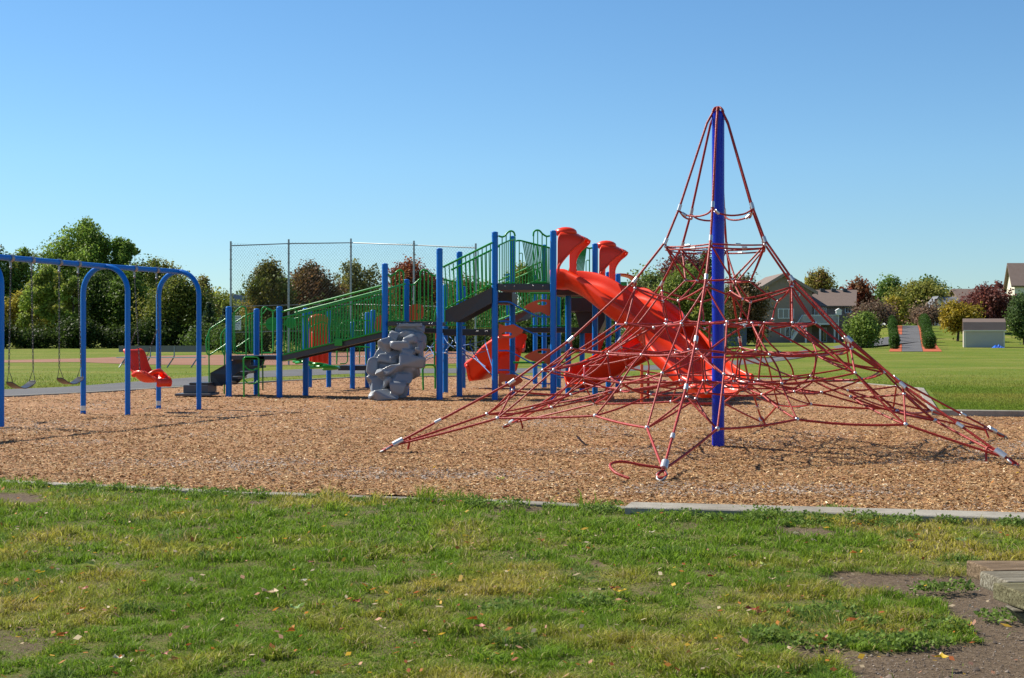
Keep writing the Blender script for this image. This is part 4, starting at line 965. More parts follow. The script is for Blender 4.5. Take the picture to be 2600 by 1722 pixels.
for k_ in range(4): a = stp[6].lerp(stp[3], (k_+.3)/4); part(MB().box((a.x, a.y+.055, a.z), (a.x+.3, a.y+1.09, a.z+.045)), 'stair_tread', 'char')
# orange climbing panels between the two tall front posts
def leafpanel(pts, D, hole=None, name='climbing_panel', mat='orange', th=.02):
    P = smooth_path([W(*q, D) for q in pts]+[W(*pts[0], D)], 5)[:-1]
    if hole is None: return part(MB().prism(P, (0, th, 0)), name, mat, fix=True)
    hx, hy, rx, ry = hole; n = len(P); H = []
    c = W(hx, hy, D)
    for p in P:
        a = math.atan2((p.z-c.z)/ry, (p.x-c.x)/rx); H.append(Vector((c.x+rx*D/F*math.cos(a), D, c.z+ry*D/F*math.sin(a))))
    e = Vector((0, th, 0)); vs = P+H+[p+e for p in P]+[h+e for h in H]; f = []
    for i_ in range(n):
        j = (i_+1) % n; f += [(i_, j, n+j, n+i_), (2*n+i_, 3*n+i_, 3*n+j, 2*n+j), (i_, 2*n+i_, 2*n+j, j), (n+i_, n+j, 3*n+j, 3*n+i_)]
    return part(MB().add(vs, f), name, mat, fix=True)
DL = 29.06
leafpanel([c4(366, 822), c4(420, 838), c4(480, 828), c4(520, 845), c4(560, 878), c4(520, 915), c4(460, 940), c4(400, 930), c4(366, 940)], DL, (*c4(428, 905), 14, 5))
leafpanel([c4(366, 1212), c4(430, 1225), c4(480, 1225), c4(525, 1245), c4(558, 1275), c4(520, 1305), c4(460, 1328), c4(400, 1318), c4(366, 1328)], DL, (*c4(420, 1295), 12, 4))
leafpanel([c4(775, 632), c4(700, 630), c4(630, 650), c4(568, 690), c4(610, 718), c4(640, 735), c4(700, 728), c4(770, 755)], DL, (*c4(712, 660), 13, 5))
leafpanel([c4(775, 1022), c4(700, 1022), c4(630, 1045), c4(568, 1085), c4(615, 1112), c4(660, 1125), c4(715, 1120), c4(770, 1148)], DL, (*c4(712, 1048), 13, 4))
for (yl, y2) in ((648, 768), (803, 920), (1038, 1160), (1192, 1300)):
    part(MB().tube(smooth_path([W(*c4(365, yl), 29.0), W(*c4(450, yl+2), 28.9), W(*c4(520, yl+40), 28.85), W(*c4(620, y2-28), 28.85), W(*c4(690, y2-2), 28.9), W(*c4(775, y2), 28.95)], 5), .014, 8), 'climbing_bar', 'blue')
part(MB().tube([W(*c4(480, 1132), 31), W(*c4(905, 1130), 31)], .022, 8), 'cross_bar', 'green'); part(MB().tube([W(*c4(830, 1250), 30.6), W(*c4(1030, 1253), 32)], .018, 8), 'cross_bar', 'blue')
leafpanel([c3(593, 680), c3(640, 665), c3(690, 670), c3(708, 700), c3(705, 760), c3(680, 790), c3(640, 800), c3(593, 800)], 33.0, (*c3(662, 725), 4, 5), 'activity_panel')
leafpanel([c3(320, 800), c3(345, 762), c3(372, 765), c3(375, 870), c3(320, 870)], 34.5, None, 'activity_panel')
# red moulded panel behind the ramp
mb = MB(); a = W(785, 925, 35.3); b_ = W(833, 812, 35.3); mb.box((a.x, 35.3, a.z), (b_.x, 35.42, b_.z)); mb.ball(((a.x+b_.x)/2, 35.3, b_.z), .26, (1, .4, .55), 14, 8)
for k_ in range(3): x = a.x+.09+.13*k_; mb.tube([(x, 35.28, a.z+.05), (x, 35.28, a.z+.8)], .035, 8)
part(mb, 'moulded_panel', 'red', bevel=.02)
loop([c2(905, 850), c2(940, 830), c2(1000, 805), c2(1030, 820)], 35.1, .014)
# second ramp with railing in the back
r2 = [W(*c4(378, 800), 35.5), W(*c4(700, 672), 34.5), W(*c4(700, 740), 34.5), W(*c4(500, 805), 35.2), W(*c4(378, 812), 35.5)]
part(MB().prism(r2, (0, .05, 0)), 'ramp_edge', 'char', fix=True); part(MB().prism([p+Vector((.1, 1.1, 0)) for p in r2], (0, .05, 0)), 'ramp_edge', 'char', fix=True)
railing(W(*c4(365, 480), 36.6), W(*c4(700, 330), 35.6), W(*c4(365, 790), 36.6), W(*c4(700, 660), 35.6), 15, .01); railing(W(*c4(365, 600), 35.5), W(*c4(700, 465), 34.5), W(*c4(372, 790), 35.5), W(*c4(700, 660), 34.5), 15, -.02, mid=False)
railing(W(*c3(1100, 640), 36), W(*c3(1250, 640), 36), W(*c3(1120, 850), 36), W(*c3(1250, 850), 36), 7, .03, mid=False)
railing(W(*c3(865, 470), 33), W(*c3(1010, 500), 33), W(*c3(865, 835), 33), W(*c3(1050, 835), 33), 8, mid=False)
railing(W(1345, 745, 34), W(1440, 745, 34), W(1345, 828, 34), W(1440, 828, 34), 9, mid=False)
railing(W(*c4(950, 560), 34.5), W(*c4(1080, 560), 34.5), W(*c4(950, 612), 34.5), W(*c4(1080, 612), 34.5), 10, mid=False)
# vertical green ladder behind the rock
loop([c3(705, 1350), c3(700, 1180), c3(720, 1150), c3(800, 1150), c3(800, 1340)], 32.5, .022); loop([c3(795, 1150), c3(795, 790), c3(800, 740), c3(815, 690)], 32.0, .018)
for y in (980, 1070, 1160, 1250): loop([c3(790, y), c3(820, y-8)], 32.2, .012)
part(MB().tube([W(*c3(808, 900), 33), W(*c3(808, 1260), 33)], .02, 8), 'orange_pole', 'orange')
# slides -------------------------------------------------------------------
def slide(path, half, wall, name='slide', th=.035, k=6, roll=None, parent=None):
    P = smooth_path(path, k); m_ = len(P); K = 9; vs = []
    base = [(-1, 1.0), (-.99, .62), (-.93, .25), (-.74, .04), (-.4, -.0), (0, 0.), (.4, 0), (.74, .04), (.93, .25), (.99, .62), (1, 1.)]
    lip = .055
    for i_ in range(m_):
        T = (P[min(i_+1, m_-1)]-P[max(i_-1, 0)]).normalized(); S = T.cross(Vector((0, 0, 1))).normalized(); U = S.cross(T).normalized()
        wl = wall if not callable(wall) else wall(i_/(m_-1)); hf = half if not callable(half) else half(i_/(m_-1))
        sec = [(x*hf, z*wl) for x, z in base]
        outer = [(hf+lip*1.0, wl+.0), (hf+lip*1.5, wl-.04), (hf+lip*1.2, wl-.09), (hf+lip*.8, wl*.4), (hf*.97, -.02), (hf*.75, -.085), (-hf*.75, -.085), (-hf*.97, -.02), (-hf-lip*.8, wl*.4), (-hf-lip*1.2, wl-.09), (-hf-lip*1.5, wl-.04), (-hf-lip, wl)]
        ring = sec[:1]+sec[1:]+[(hf+lip*.4, wl+.025)]+outer+[(-hf-lip*.4, wl+.025)]
        vs += [P[i_]+S*x+U*z for x, z in ring]
    n = len(vs)//m_; f = []
    for i_ in range(m_-1):
        for q in range(n): f.append((i_*n+q, (i_+1)*n+q, (i_+1)*n+(q+1) % n, i_*n+(q+1) % n))
    f += [tuple(range(n)), tuple(range((m_-1)*n+n-1, (m_-1)*n-1, -1))]
    return part(MB().add(vs, f, True), name, 'red', parent, fix=True)
BS = slide([(.95, 29.75, 2.36), (1.32, 29.6, 2.35), (1.72, 29.25, 2.16), (2.25, 28.75, 1.70), (2.85, 28.35, 1.16), (3.2, 27.75, .72), (3.5, 27.25, .40), (3.7, 26.85, .27), (3.82, 26.6, .25)], .46, lambda t: .29-.06*t+(.0 if t < .9 else -.08))
slide([(2.1, 31.7, 2.12), (2.45, 31.6, 2.12), (2.8, 31.25, 1.95), (3.25, 30.7, 1.50), (3.62, 30.1, 1.04), (3.92, 29.55, .66), (4.15, 29.15, .42), (4.3, 28.85, .32), (4.4, 28.65, .30)], .44, lambda t: .29-.06*t)
mb = MB()                                    # moulded ribs on the slide's flank
for (x, y, z) in ((2.0, 28.85, 1.75), (2.9, 27.95, .95)):
    mb.tube(smooth_path([(x-.12, y+.05, z-.10), (x-.1, y, z+.12), (x+.12, y-.2, z+.10), (x+.22, y-.3, z-.12)], 5), .05, 8)
slide([(2.0, 31.9, 2.05), (2.5, 31.9, 2.0), (3.0, 31.5, 1.75), (3.2, 30.8, 1.42), (2.95, 30.15, 1.08), (2.4, 29.75, .78), (1.85, 29.5, .50), (1.5, 29.35, .36), (1.28, 29.25, .34)], .42, lambda t: .34-(.12 if t > .93 else 0))
slide([(.16, 34.9, 1.02), (-.05, 35.0, .98), (-.35, 35.2, .76), (-.6, 35.35, .50), (-.82, 35.5, .33), (-.98, 35.55, .30)], .42, .32)
# wide moulded tongue under the rear slide, as seen from behind
leafpanel([(1250, 850), (1334, 848), (1328, 880), (1316, 925), (1306, 945), (1262, 950), (1240, 930), (1236, 890)], 34.9, None, 'slide_side', 'red', th=.25)
leafpanel([(1484, 846), (1533, 846), (1531, 872), (1520, 892), (1490, 888), (1484, 870)], 34.2, None, 'slide_side', 'red', th=.2)
# slide legs
for px, yt, yb, D, mt_ in ((1629.6, 925, 1030, 27.2, 'orange'), (1646, 940, 1012, 29.8, 'red'), (1540, 985, 1026, 28.6, 'red'), (1513, 1, 1, 0, 'red')):
    if D: a = W(px, yt, D); part(MB().tube([(a.x, D, -.05), (a.x, D, a.z)], .028, 8), 'slide_leg', mt_)
# hoods
def hood(px0, ytop, ybot, D, s=1.):
    """arched slide hood: near side panel, roof and far side panel, flaring away from the deck"""
    O = W(px0, ybot, D); H = (ybot-ytop)*D/F; vs = []; nA, nB = 15, 10
    wd = .62*s
    for j in range(nB+1):
        v = j/nB                                  # 0 at the deck side, 1 at the open edge
        for i_ in range(nA+1):
            u_ = i_/nA                            # around the arch: near foot -> top -> far foot
            if u_ < .36: zf = (u_/.36)*.82; yf = -.5
            elif u_ > .64: zf = ((1-u_)/.36)*.82; yf = .5
            else:
                a = (u_-.36)/.28*math.pi; zf = .82+.18*math.sin(a); yf = -.5*math.cos(a)
            fr_ = yf+.5; tq = min(max((zf-.12)/.62, 0), 1); rn_ = .015+.47*tq**1.35; tq2 = min(max((zf-.36)/.42, 0), 1); rf_ = .12+.26*tq2**1.2
            reach = rn_*(1-fr_)+rf_*fr_
            if zf > .78: reach = reach+.05*math.sin((zf-.78)/.22*math.pi)-.06*max(0, (zf-.9)/.1)
            bulge = .05*math.sin(math.pi*v)*(zf > .4)
            x = reach*v*s
            drop = .13*v*max(0, zf-.6)/.4
            vs.append(O+Vector((x+.02+.27*s*(yf+.5), yf*wd*(1+.12*v)+wd*.5+.02+.3*x, (zf-drop+bulge)*H)))
    f = []
    for j in range(nB):
        for i_ in range(nA): a = j*(nA+1)+i_; f.append((a, a+1, a+nA+2, a+nA+1))
    o = part(MB().add(vs, f, True), 'slide_hood', 'red', fix=False)
    md = o.modifiers.new('thick', 'SOLIDIFY'); md.thickness = .035; md.offset = 0
    md = o.modifiers.new('sub', 'SUBSURF'); md.levels = md.render_levels = 1
    rim = [vs[nB*(nA+1)+i_] for i_ in range(nA+1)]
    part(MB().tube(smooth_path(rim, 2), .028, 8), 'rim', 'red', o)
    mb = MB().ball(O+Vector((.20*s, wd*.5, H*.97)), .2*s, (1.15, .85, .55), 14, 8); part(mb, 'knob', 'red', o)
hood(1413, 584, 694, 29.05, 1.0); hood(1519, 618, 712, 31.6, .98)
# inner seat of the second hood
a = W(1530, 705, 31.7); part(MB().tube(smooth_path([a+Vector((0, 0, -.2)), a+Vector((0, .1, .1)), a+Vector((.03, .2, .5))], 4), .07, 10), 'hood_pillar', 'red')
# small red canopy at the right end
p0 = W(1572, 712, 35.2); mb = MB(); vs = []; 
for j in range(9):
    for i_ in range(13):
        a = math.pi*i_/12; y = -.5+j/8; vs.append((p0.x-.42*math.cos(a)*(1-.15*abs(y)), 35.2+y, p0.z-.12+.27*math.sin(a)**.6+.02*math.sin(j*math.pi)))
f = [(j*13+i_, j*13+i_+1, (j+1)*13+i_+1, (j+1)*13+i_) for j in range(8) for i_ in range(12)]
o = part(MB().add(vs, f, True), 'canopy', 'red'); md = o.modifiers.new('thick', 'SOLIDIFY'); md.thickness = .03
pxbox(1572, 716, 1592, 733, 34.9, .05, 'end_panel', 'green'); pxbox(1590, 730, 1600, 738, 35.0, .05, 'end_panel', 'blue')
# blue rope bridge
br = [(c3(725, 1080), c3(760, 1010)), ]
nodes = {}
def bn(x, y, D): return W(*c3(x, y), D)
mb = MB(); joints = []
def brope(P, r=.012): mb.tube(smooth_path([bn(*p) for p in P], 4), r*.75, 6); joints.extend(bn(*p) for p in P[1:-1])
brope([(720, 1085, 33.5), (800, 1050, 33), (900, 1060, 32.5), (1000, 1060, 32.2), (1100, 1095, 31.8), (1200, 1165, 31.4)], .014)
brope([(720, 1115, 32), (800, 1080, 32), (880, 1055, 31.8), (1020, 1068, 31.6), (1120, 1105, 31.2), (1250, 1230, 30.2)], .014)
brope([(735, 1000, 33.5), (770, 1010, 33.3), (860, 985, 33), (960, 1000, 33), (1080, 985, 32.5), (1190, 955, 32)])
brope([(720, 1060, 33), (760, 1015, 32.8), (800, 960, 32.5), (830, 915, 32.3)]); brope([(870, 930, 32.2), (900, 975, 32), (960, 1020, 31.8), (1020, 1045, 31.6), (1070, 1100, 31.4)])
brope([(915, 925, 32.4), (940, 960, 32.2), (890, 1030, 32), (870, 1060, 32)]); brope([(1110, 925, 32.2), (1075, 985, 31.7), (1140, 1110, 31.2), (1200, 1165, 30.9)], .016); brope([(1200, 925, 32), (1195, 955, 31.6), (1215, 1030, 31.2), (1255, 1165, 30.8)], .016)
brope([(1080, 985, 32.5), (1140, 1010, 32.2), (1205, 1020, 32)]); brope([(960, 925, 33), (965, 975, 32.8), (1020, 1020, 32.6), (1100, 1060, 32.4), (1200, 1040, 32)]); brope([(760, 1015, 33.2), (800, 1080, 32.4), (850, 1040, 32.2), (880, 985, 32)])
part(mb, 'rope_bridge', 'brope'); mb = MB()
for j in joints: mb.ball(j, .017, nu=6, nv=4)
part(mb, 'rope_bridge_joints', 'alu')
# grey climbing rock -------------------------------------------------------
def boulder(cx, cy, rx, ry, D, seed, ryd=None, n=17):
    c = W(*c3(cx, cy), D); k_ = D/F/3.136; rx *= k_; ry *= k_; rd = ryd or min(rx, ry)*.85+.05
    g = random.Random(seed); bm = bmesh.new()
    for _ in range(n):
        d = Vector((g.gauss(0, 1), g.gauss(0, 1), g.gauss(0, 1))).normalized(); q = g.uniform(.92, 1.12)
        ax = [abs(v)**.68*(1 if v > 0 else -1)*.92 for v in d]
        bm.verts.new((c.x+ax[0]*rx*q, c.y+ax[1]*rd*q, c.z+ax[2]*ry*q))
    bmesh.ops.convex_hull(bm, input=bm.verts)
    bmesh.ops.delete(bm, geom=[v for v in bm.verts if not v.link_faces], context='VERTS')
    bmesh.ops.dissolve_limit(bm, angle_limit=R(24), verts=bm.verts, edges=bm.edges)
    bmesh.ops.bevel(bm, geom=bm.edges, offset=min(rx, ry)*.17, segments=4, affect='EDGES', profile=.5, clamp_overlap=True)
    bm.verts.index_update(); V_ = [v.co.copy() for v in bm.verts]; F_ = [tuple(v.index for v in f.verts) for f in bm.faces]; bm.free(); return V_, F_
mb = MB(); BL = [(600,862,118,42,29.3),(492,925,56,42,29.2),(525,1000,88,52,29.0),(600,945,60,40,28.95),(398,1005,62,70,29.1),(672,960,60,70,29.2),(428,1102,80,46,28.95),(300,1165,56,78,29.0),(625,1110,112,66,28.85),(450,1185,112,58,28.8),(350,1212,40,30,28.62),(545,1262,82,48,28.7),(292,1280,44,52,28.9),(342,1310,60,66,28.75),(425,1300,66,60,28.68),(505,1325,70,66,28.6),(388,1385,120,56,28.55),(535,1365,54,56,28.72),(628,1195,52,74,28.98),(684,1060,34,92,29.04),(585,1065,60,42,28.85),(678,875,44,44,29.2),(575,905,60,36,29.15),(652,1030,28,30,28.75),(330,1395,60,42,28.6),(470,1270,60,60,28.85),(520,1090,80,70,29.05),(580,1190,80,80,28.95),(400,1240,70,60,28.85),(620,1000,60,60,29.05),(480,940,60,60,29.2)]
for q, (x, y, rx, ry, D) in enumerate(BL):
    V_, F_ = boulder(x, y, rx*1.22, ry*1.22, D+.02+.03*math.sin(q*2.3), 50+q, n=13); mb.add(V_, F_, True)
core = [c3(530, 850), c3(680, 850), c3(690, 1000), c3(690, 1130), c3(600, 1280), c3(560, 1400), c3(300, 1420), c3(270, 1300), c3(275, 1150), c3(330, 1040), c3(420, 930)]
P = [W(*q, 29.24-(q[1]-826)/195*.45) for q in core]
mb.prism(P, (0, .22, 0))
o = part(mb, 'climbing_rock', 'grey'); md = o.modifiers.new('rm', 'REMESH'); md.mode = 'VOXEL'; md.voxel_size = .015; md.use_smooth_shade = True; md = o.modifiers.new('sm', 'SMOOTH'); md.factor = .5; md.iterations = 4; part(MB().prism([W(*c3(512, 845), 29.12), W(*c3(697, 845), 29.12), W(*c3(697, 820), 29.12), W(*c3(512, 820), 29.12)], (0, .3, 0)), 'rock_ledge', 'grey', fix=True, bevel=.01)
# ================================================================== ROPE NET CLIMBER
MX, MY = mast_xy; HM = 3.835; mz = float(chip_z(np.array(MX), np.array(MY)))
NT = thing('net_climber', (MX, MY, 0), 'tall blue mast with red pyramid climbing net', 'net climber')
mb = MB().tube([(MX, MY, -.1), (MX, MY, HM-.12)], .070, 28, cap=False); mb.build('mast', M['mast'], NT)
mb = MB().tube([(MX, MY, HM-.12), (MX, MY, HM-.06)], .0725, 24); mb.ball((MX, MY, HM-.06), .066, (1, 1, .75), 20, 8); mb.build('mast_cap', M['mast'], NT)
TH0 = 13.5; RA = 4.12
rn = random.Random(11)
def pol(r, th, z, j=0.):
    return Vector((MX+r*math.cos(R(th))+rn.uniform(-j, j), MY+r*math.sin(R(th))+rn.uniform(-j, j), z*(.972 if z < 3.5 else 1)+rn.uniform(-j, j)))
def sagrope(mb, a, b_, r=.0104, sag=.02, n=5, side=0.):
    L = (b_-a).length; s_ = sag*L*rn.uniform(.4, 1.8); off = Vector((rn.uniform(-1, 1), rn.uniform(-1, 1), 0))*side*L
    P = []
    for i_ in range(n+1):
        t_ = i_/n; k_ = 4*t_*(1-t_); P.append(a.lerp(b_, t_)+Vector((0, 0, -s_*k_))+off*k_)
    mb.tube(P, r, 7, cap=False)
anc = [(-335, .00439), ]
# anchor ground points measured from the photo (left, front, right, back right, back, back left)
AN = {k_: (x_*.968, y_*.968) for k_, (x_, y_) in {3: (-1.47, 16.05), 4: (1.34, 12.95), 5: (5.05, 14.3), 0: (6.30, 18.4), 1: (3.62, 20.7), 2: (-.10, 20.4)}.items()}
K = []; conn = []; ferr = []
prof_e = [(.052, HM-.02), (.13, HM-.16), (.45, 2.80), (.61, 2.41), (.97, 1.96), (1.74, 1.28), (2.46, .80)]
nodes_ = []
for k_ in range(6):
    a = Vector((AN[k_][0]-MX, AN[k_][1]-MY)); th = math.degrees(math.atan2(a.y, a.x)); nodes_.append((th, a.length))
    ra = a.length; s_ = ra/4.12
    pts = [pol(r if i_ < 4 else r*(1+(s_-1)*(r-.6)/3.5*1.0), th, z) for i_, (r, z) in enumerate(prof_e)]
    A_ = pol(ra-.13, th, .10); pts.append(A_)
    mb = MB(); P = []
    for i_ in range(len(pts)-1):
        a_, b_ = pts[i_], pts[i_+1]
        for q in range(4): P.append(a_.lerp(b_, q/4))
    P.append(pts[-1]); mb.tube(P, .0132, 8); mb.build('main_rope', M['rope'], NT)
    K.append((th, s_, pts))
    # collars
    for i_ in (2, 3, 4, 5, 6):
        d = (pts[i_]-pts[i_-1]).normalized(); l = .035 if i_ < 5 else .042; ferr.append((pts[i_]-d*l, pts[i_]+d*l, .021 if i_ < 5 else .023))
    d = (A_-pts[6]).normalized(); ferr.append((A_-d*.60, A_-d*.52, .022)); ferr.append((A_-d*.13, A_-d*.01, .036))
    # shackle and ground rod
    mb = MB(); e = A_+d*.02; s1 = d.cross(Vector((0, 0, 1))).normalized()
    mb.tube([e-s1*.02, e-s1*.045+d*.05, e-s1*.03+d*.13, e+d*.16, e+s1*.03+d*.13, e+s1*.045+d*.05, e+s1*.02], .011, 7, closed=True)
    mb.tube([e+d*.15, e+d*.30+Vector((0, 0, -.035))], .012, 8); mb.ball(e+d*.32+Vector((0, 0, -.04)), .03, nu=8, nv=6)
    mb.build('anchor_shackle', M['galv'], NT)
    mb = MB(); hp = [A_+d*.0, A_+d*.09+s1*.04, A_+d*.13, A_+d*.09-s1*.04, A_]; mb.tube(smooth_path(hp, 4), .014, 7); mb.build('rope_eye', M['rope'], NT); mb = MB()
    # loose tail
    if k_ == 4:
        B0 = A_+Vector((-.02, -.02, .02)); tl = smooth_path([B0, B0+Vector((-.16, .03, .02)), B0+Vector((-.34, .06, .05)), B0+Vector((-.45, -.02, .03)), B0+Vector((-.42, -.22, -.02)), B0+Vector((-.31, -.33, -.06))], 6)
    else: tl = smooth_path([A_-d*.18, A_-d*.22+Vector((0, 0, -.03))+s1*.03, A_-d*.2+Vector((0, 0, -.14))+s1*.08], 5)
    mb.tube(tl, .0125, 7); mb.build('rope_tail', M['rope'], NT)
def P_(k, r, dth, z, j=.012):
    k %= 6; th, s_, _ = K[k]; r2 = r if r < .9 else r*(1+(s_-1)*(r-.6)/3.5)
    return pol(r2, th+dth, z, j)
def Mid(k, r, z, f=.5, j=.012):
    k %= 6; t0 = K[k][0]; t1 = K[(k+1) % 6][0]; dt = (t1-t0) % 360; s_ = (K[k][1]+K[(k+1) % 6][1])/2; r2 = r if r < .9 else r*(1+(s_-1)*(r-.6)/3.5)
    return pol(r2, t0+dt*f, z, j)
n_ = {}
for k in range(6):
    pts = K[k][2]
    n_['K1', k] = pts[2]; n_['K2', k] = pts[3]; n_['K3', k] = pts[4]; n_['K4', k] = pts[5]; n_['K5', k] = pts[6]; n_['A', k] = pts[7]
    n_['S2', k] = pts[3]+Vector((0, 0, -.06)); n_['S3', k] = pts[4]+Vector((0, 0, -.09)); n_['S4', k] = pts[5]+Vector((.01, 0, -.10)); n_['S5', k] = pts[6]+Vector((.01, 0, -.09))
    n_['I2', k] = Mid(k, .37, 1.96); n_['J', k] = Mid(k, .66, 1.72); n_['J2', k] = Mid(k, .60, 1.50)
    n_['Ma', k] = P_(k, 1.16, -12, 1.46); n_['Mb', k] = P_(k, 1.16, 12, 1.46); n_['Mc', k] = Mid(k, .86, 1.45); n_['Md', k] = Mid(k, .95, 1.42, .38)
    n_['R', k] = P_(k, .62, 0, 1.46); n_['R1', k] = P_(k, .50, 0, 1.15); n_['R2', k] = Mid(k, .50, 1.12)
    n_['Na', k] = P_(k, 2.05, -9, .93); n_['Nb', k] = P_(k, 2.05, 9, .93); n_['P', k] = Mid(k, 1.30, 1.12); n_['Q', k] = Mid(k, 1.62, .82)
    n_['U', k] = P_(k, 1.30, 0, 1.10); n_['V', k] = P_(k, 1.25, 0, .84); n_['L', k] = P_(k, 1.0, 0, .70); n_['L2', k] = Mid(k, 1.15, .68); n_['X', k] = P_(k, .45, 6, .78); n_['X2', k] = Mid(k, .45, .80)
    n_['Oa', k] = P_(k, 2.72, -7.5, .42); n_['Ob', k] = P_(k, 2.72, 7.5, .42); n_['T', k] = Mid(k, 2.02, .46); n_['Y', k] = P_(k, 1.75, 0, .66)
    n_['Ya', k] = P_(k, 1.65, 14, .62); n_['Yb', k] = P_(k, 1.65, -14, .62)
g = lambda a, k: n_[a, k % 6]
segs = []
for k in range(6):
    S = []
    def E(a, ka, b_, kb, r=.0104, sag=.015, side=0.): S.append((g(a, ka), g(b_, kb), r, sag, side))
    for a, b_ in (('K2', 'S2'), ('K3', 'S3'), ('K4', 'S4'), ('K5', 'S5')): E(a, k, b_, k, .012, 0)
    E('S2', k, 'I2', k); E('S2', k, 'I2', k-1); E('I2', k, 'I2', k+1, .0104, .01); E('I2', k, 'J', k)
    E('S3', k, 'J', k); E('S3', k+1, 'J', k); E('J', k, 'J2', k, .009, 0, .08);
    E('S3', k, 'Ma', k); E('S3', k, 'Mb', k); E('Mb', k, 'Md', k); E('Md', k, 'Mc', k); E('Mc', k, 'Ma', k+1)
    E('Ma', k, 'R', k); E('Mb', k, 'R', k); E('R', k, 'J2', k); E('J2', k, 'R', k+1); E('Ma', k, 'Mb', k, .0085, .03)
    E('Ma', k, 'Na', k); E('Mb', k, 'Nb', k); E('S4', k, 'Na', k); E('S4', k, 'Nb', k); E('S4', k, 'P', k, .0104, .02); E('S4', k, 'P', k-1, .0104, .02)
    E('Mc', k, 'P', k, .0104, .0, .1); E('Na', k, 'U', k, .0104, .02); E('Nb', k, 'U', k, .0104, .02); E('U', k, 'R1', k, .0104, .03); E('R1', k, 'R2', k); E('R2', k, 'R1', k+1); E('R', k, 'R1', k, .0104, 0, .08); E('P', k, 'R2', k)
    E('Nb', k, 'Q', k, .0104, .02); E('Q', k, 'Na', k+1, .0104, .02); E('P', k, 'Q', k, .0104, 0, .12); E('U', k, 'P', k); E('U', k, 'P', k-1); E('Md', k, 'U', k, .0104, 0, .06)
    E('V', k, 'Q', k); E('V', k, 'Q', k-1); E('U', k, 'V', k, .0104, 0, .15); E('V', k, 'X', k, .0104, .03); E('X', k, 'X2', k); E('X2', k, 'X', k+1); E('R2', k, 'X2', k, .0104, 0, .1)
    E('L', k, 'L2', k, .0104, .02); E('L2', k, 'L', k+1, .0104, .02); E('L', k, 'X', k); E('L2', k, 'X2', k); E('V', k, 'L', k, .0104, 0, .1); E('Q', k, 'L2', k, .0104, .03)
    E('S5', k, 'Oa', k); E('S5', k, 'Ob', k); E('Na', k, 'Oa', k); E('Nb', k, 'Ob', k); E('Ob', k, 'T', k, .0125); E('T', k, 'Oa', k+1, .0125); E('A', k, 'Oa', k, .0125, .005); E('A', k, 'Ob', k, .0125, .005)
    E('T', k, 'Q', k, .0095); E('T', k, 'L2', k); E('Y', k, 'V', k); E('Y', k, 'Oa', k, .0104, .02); E('Y', k, 'Ob', k, .0104, .02); E('S5', k, 'Y', k, .0104, .02, .04)
    mb = MB()
    for a, b_, r, sg, sd in S: sagrope(mb, a, b_, r, sg, 6 if (b_-a).length > .25 else 2, sd)
    mb.build('rope_net', M['rope'], NT)
# slack top ring and doubled second ring
mb = MB()
for k in range(6):
    a, b_ = g('K1', k), g('K1', k+1); c = (a+b_)/2; inw = Vector((MX, MY, 0))-Vector((c.x, c.y, 0)); a2 = a+Vector((0, 0, -.04)); b2 = b_+Vector((0, 0, -.04))
    P = smooth_path([a2, a2.lerp(b2, .18)+inw*.05+Vector((0, 0, -.05)), a2.lerp(b2, .5)+inw*.08+Vector((0, 0, -.07)), a2.lerp(b2, .82)+inw*.05+Vector((0, 0, -.05)), b2], 4); mb.tube(P, .0104, 7)
    d = (P[3]-P[1]).normalized(); ferr.append((P[3]-d*.03, P[3]+d*.03, .017))
mb.build('ring_rope', M['rope'], NT); mb = MB()
for k in range(6):
    for dz in (0, -.035):
        a, b_ = g('S2', k)+Vector((0, 0, dz)), g('S2', k+1)+Vector((0, 0, dz)); sagrope(mb, a, b_, .0095, .012)
        c = a.lerp(b_, .5+.12*(dz < 0)); d = (b_-a).normalized(); ferr.append((c-d*.03, c+d*.03, .014))
mb.build('ring_rope', M['rope'], NT)
# crown knots over the mast head
mb = MB()
for k in range(3):
    a = K[k][0]; P = [pol(.055*math.cos(t_)*1.25, a, HM-.03+.055*math.sin(t_)) for t_ in np.linspace(0, math.pi, 9)]; mb.tube(P, .012, 7)
mb.build('head_rope', M['rope'], NT)
for a, b_, r in ferr: MB().tube([a, b_], r, 12).build('rope_collar', M['alu'], NT)
order = ['S3', 'Ma', 'Mb', 'Mc', 'J', 'I2', 'S4', 'Na', 'Nb', 'P', 'Q', 'U', 'Oa', 'Ob', 'T', 'R', 'J2', 'V', 'S5', 'Y', 'R1', 'R2', 'L', 'L2', 'X', 'X2', 'Md', 'S2']
allj = [(nm, k) for nm in order for k in range(6)]
allj.sort(key=lambda q: n_[q].y)
rest = MB()
for i_, q in enumerate(allj):
    c = n_[q]; r = .0185 if q[0] not in ('Oa', 'Ob', 'T') else .024
    if i_ < 96:
        MB().ball(c, r, nu=10, nv=7).build('rope_joint', M['alu'], NT)
    else: rest.ball(c, r, nu=8, nv=6)
o = rest.build('rope_joint', M['alu'], NT); o['kind'] = 'stuff'
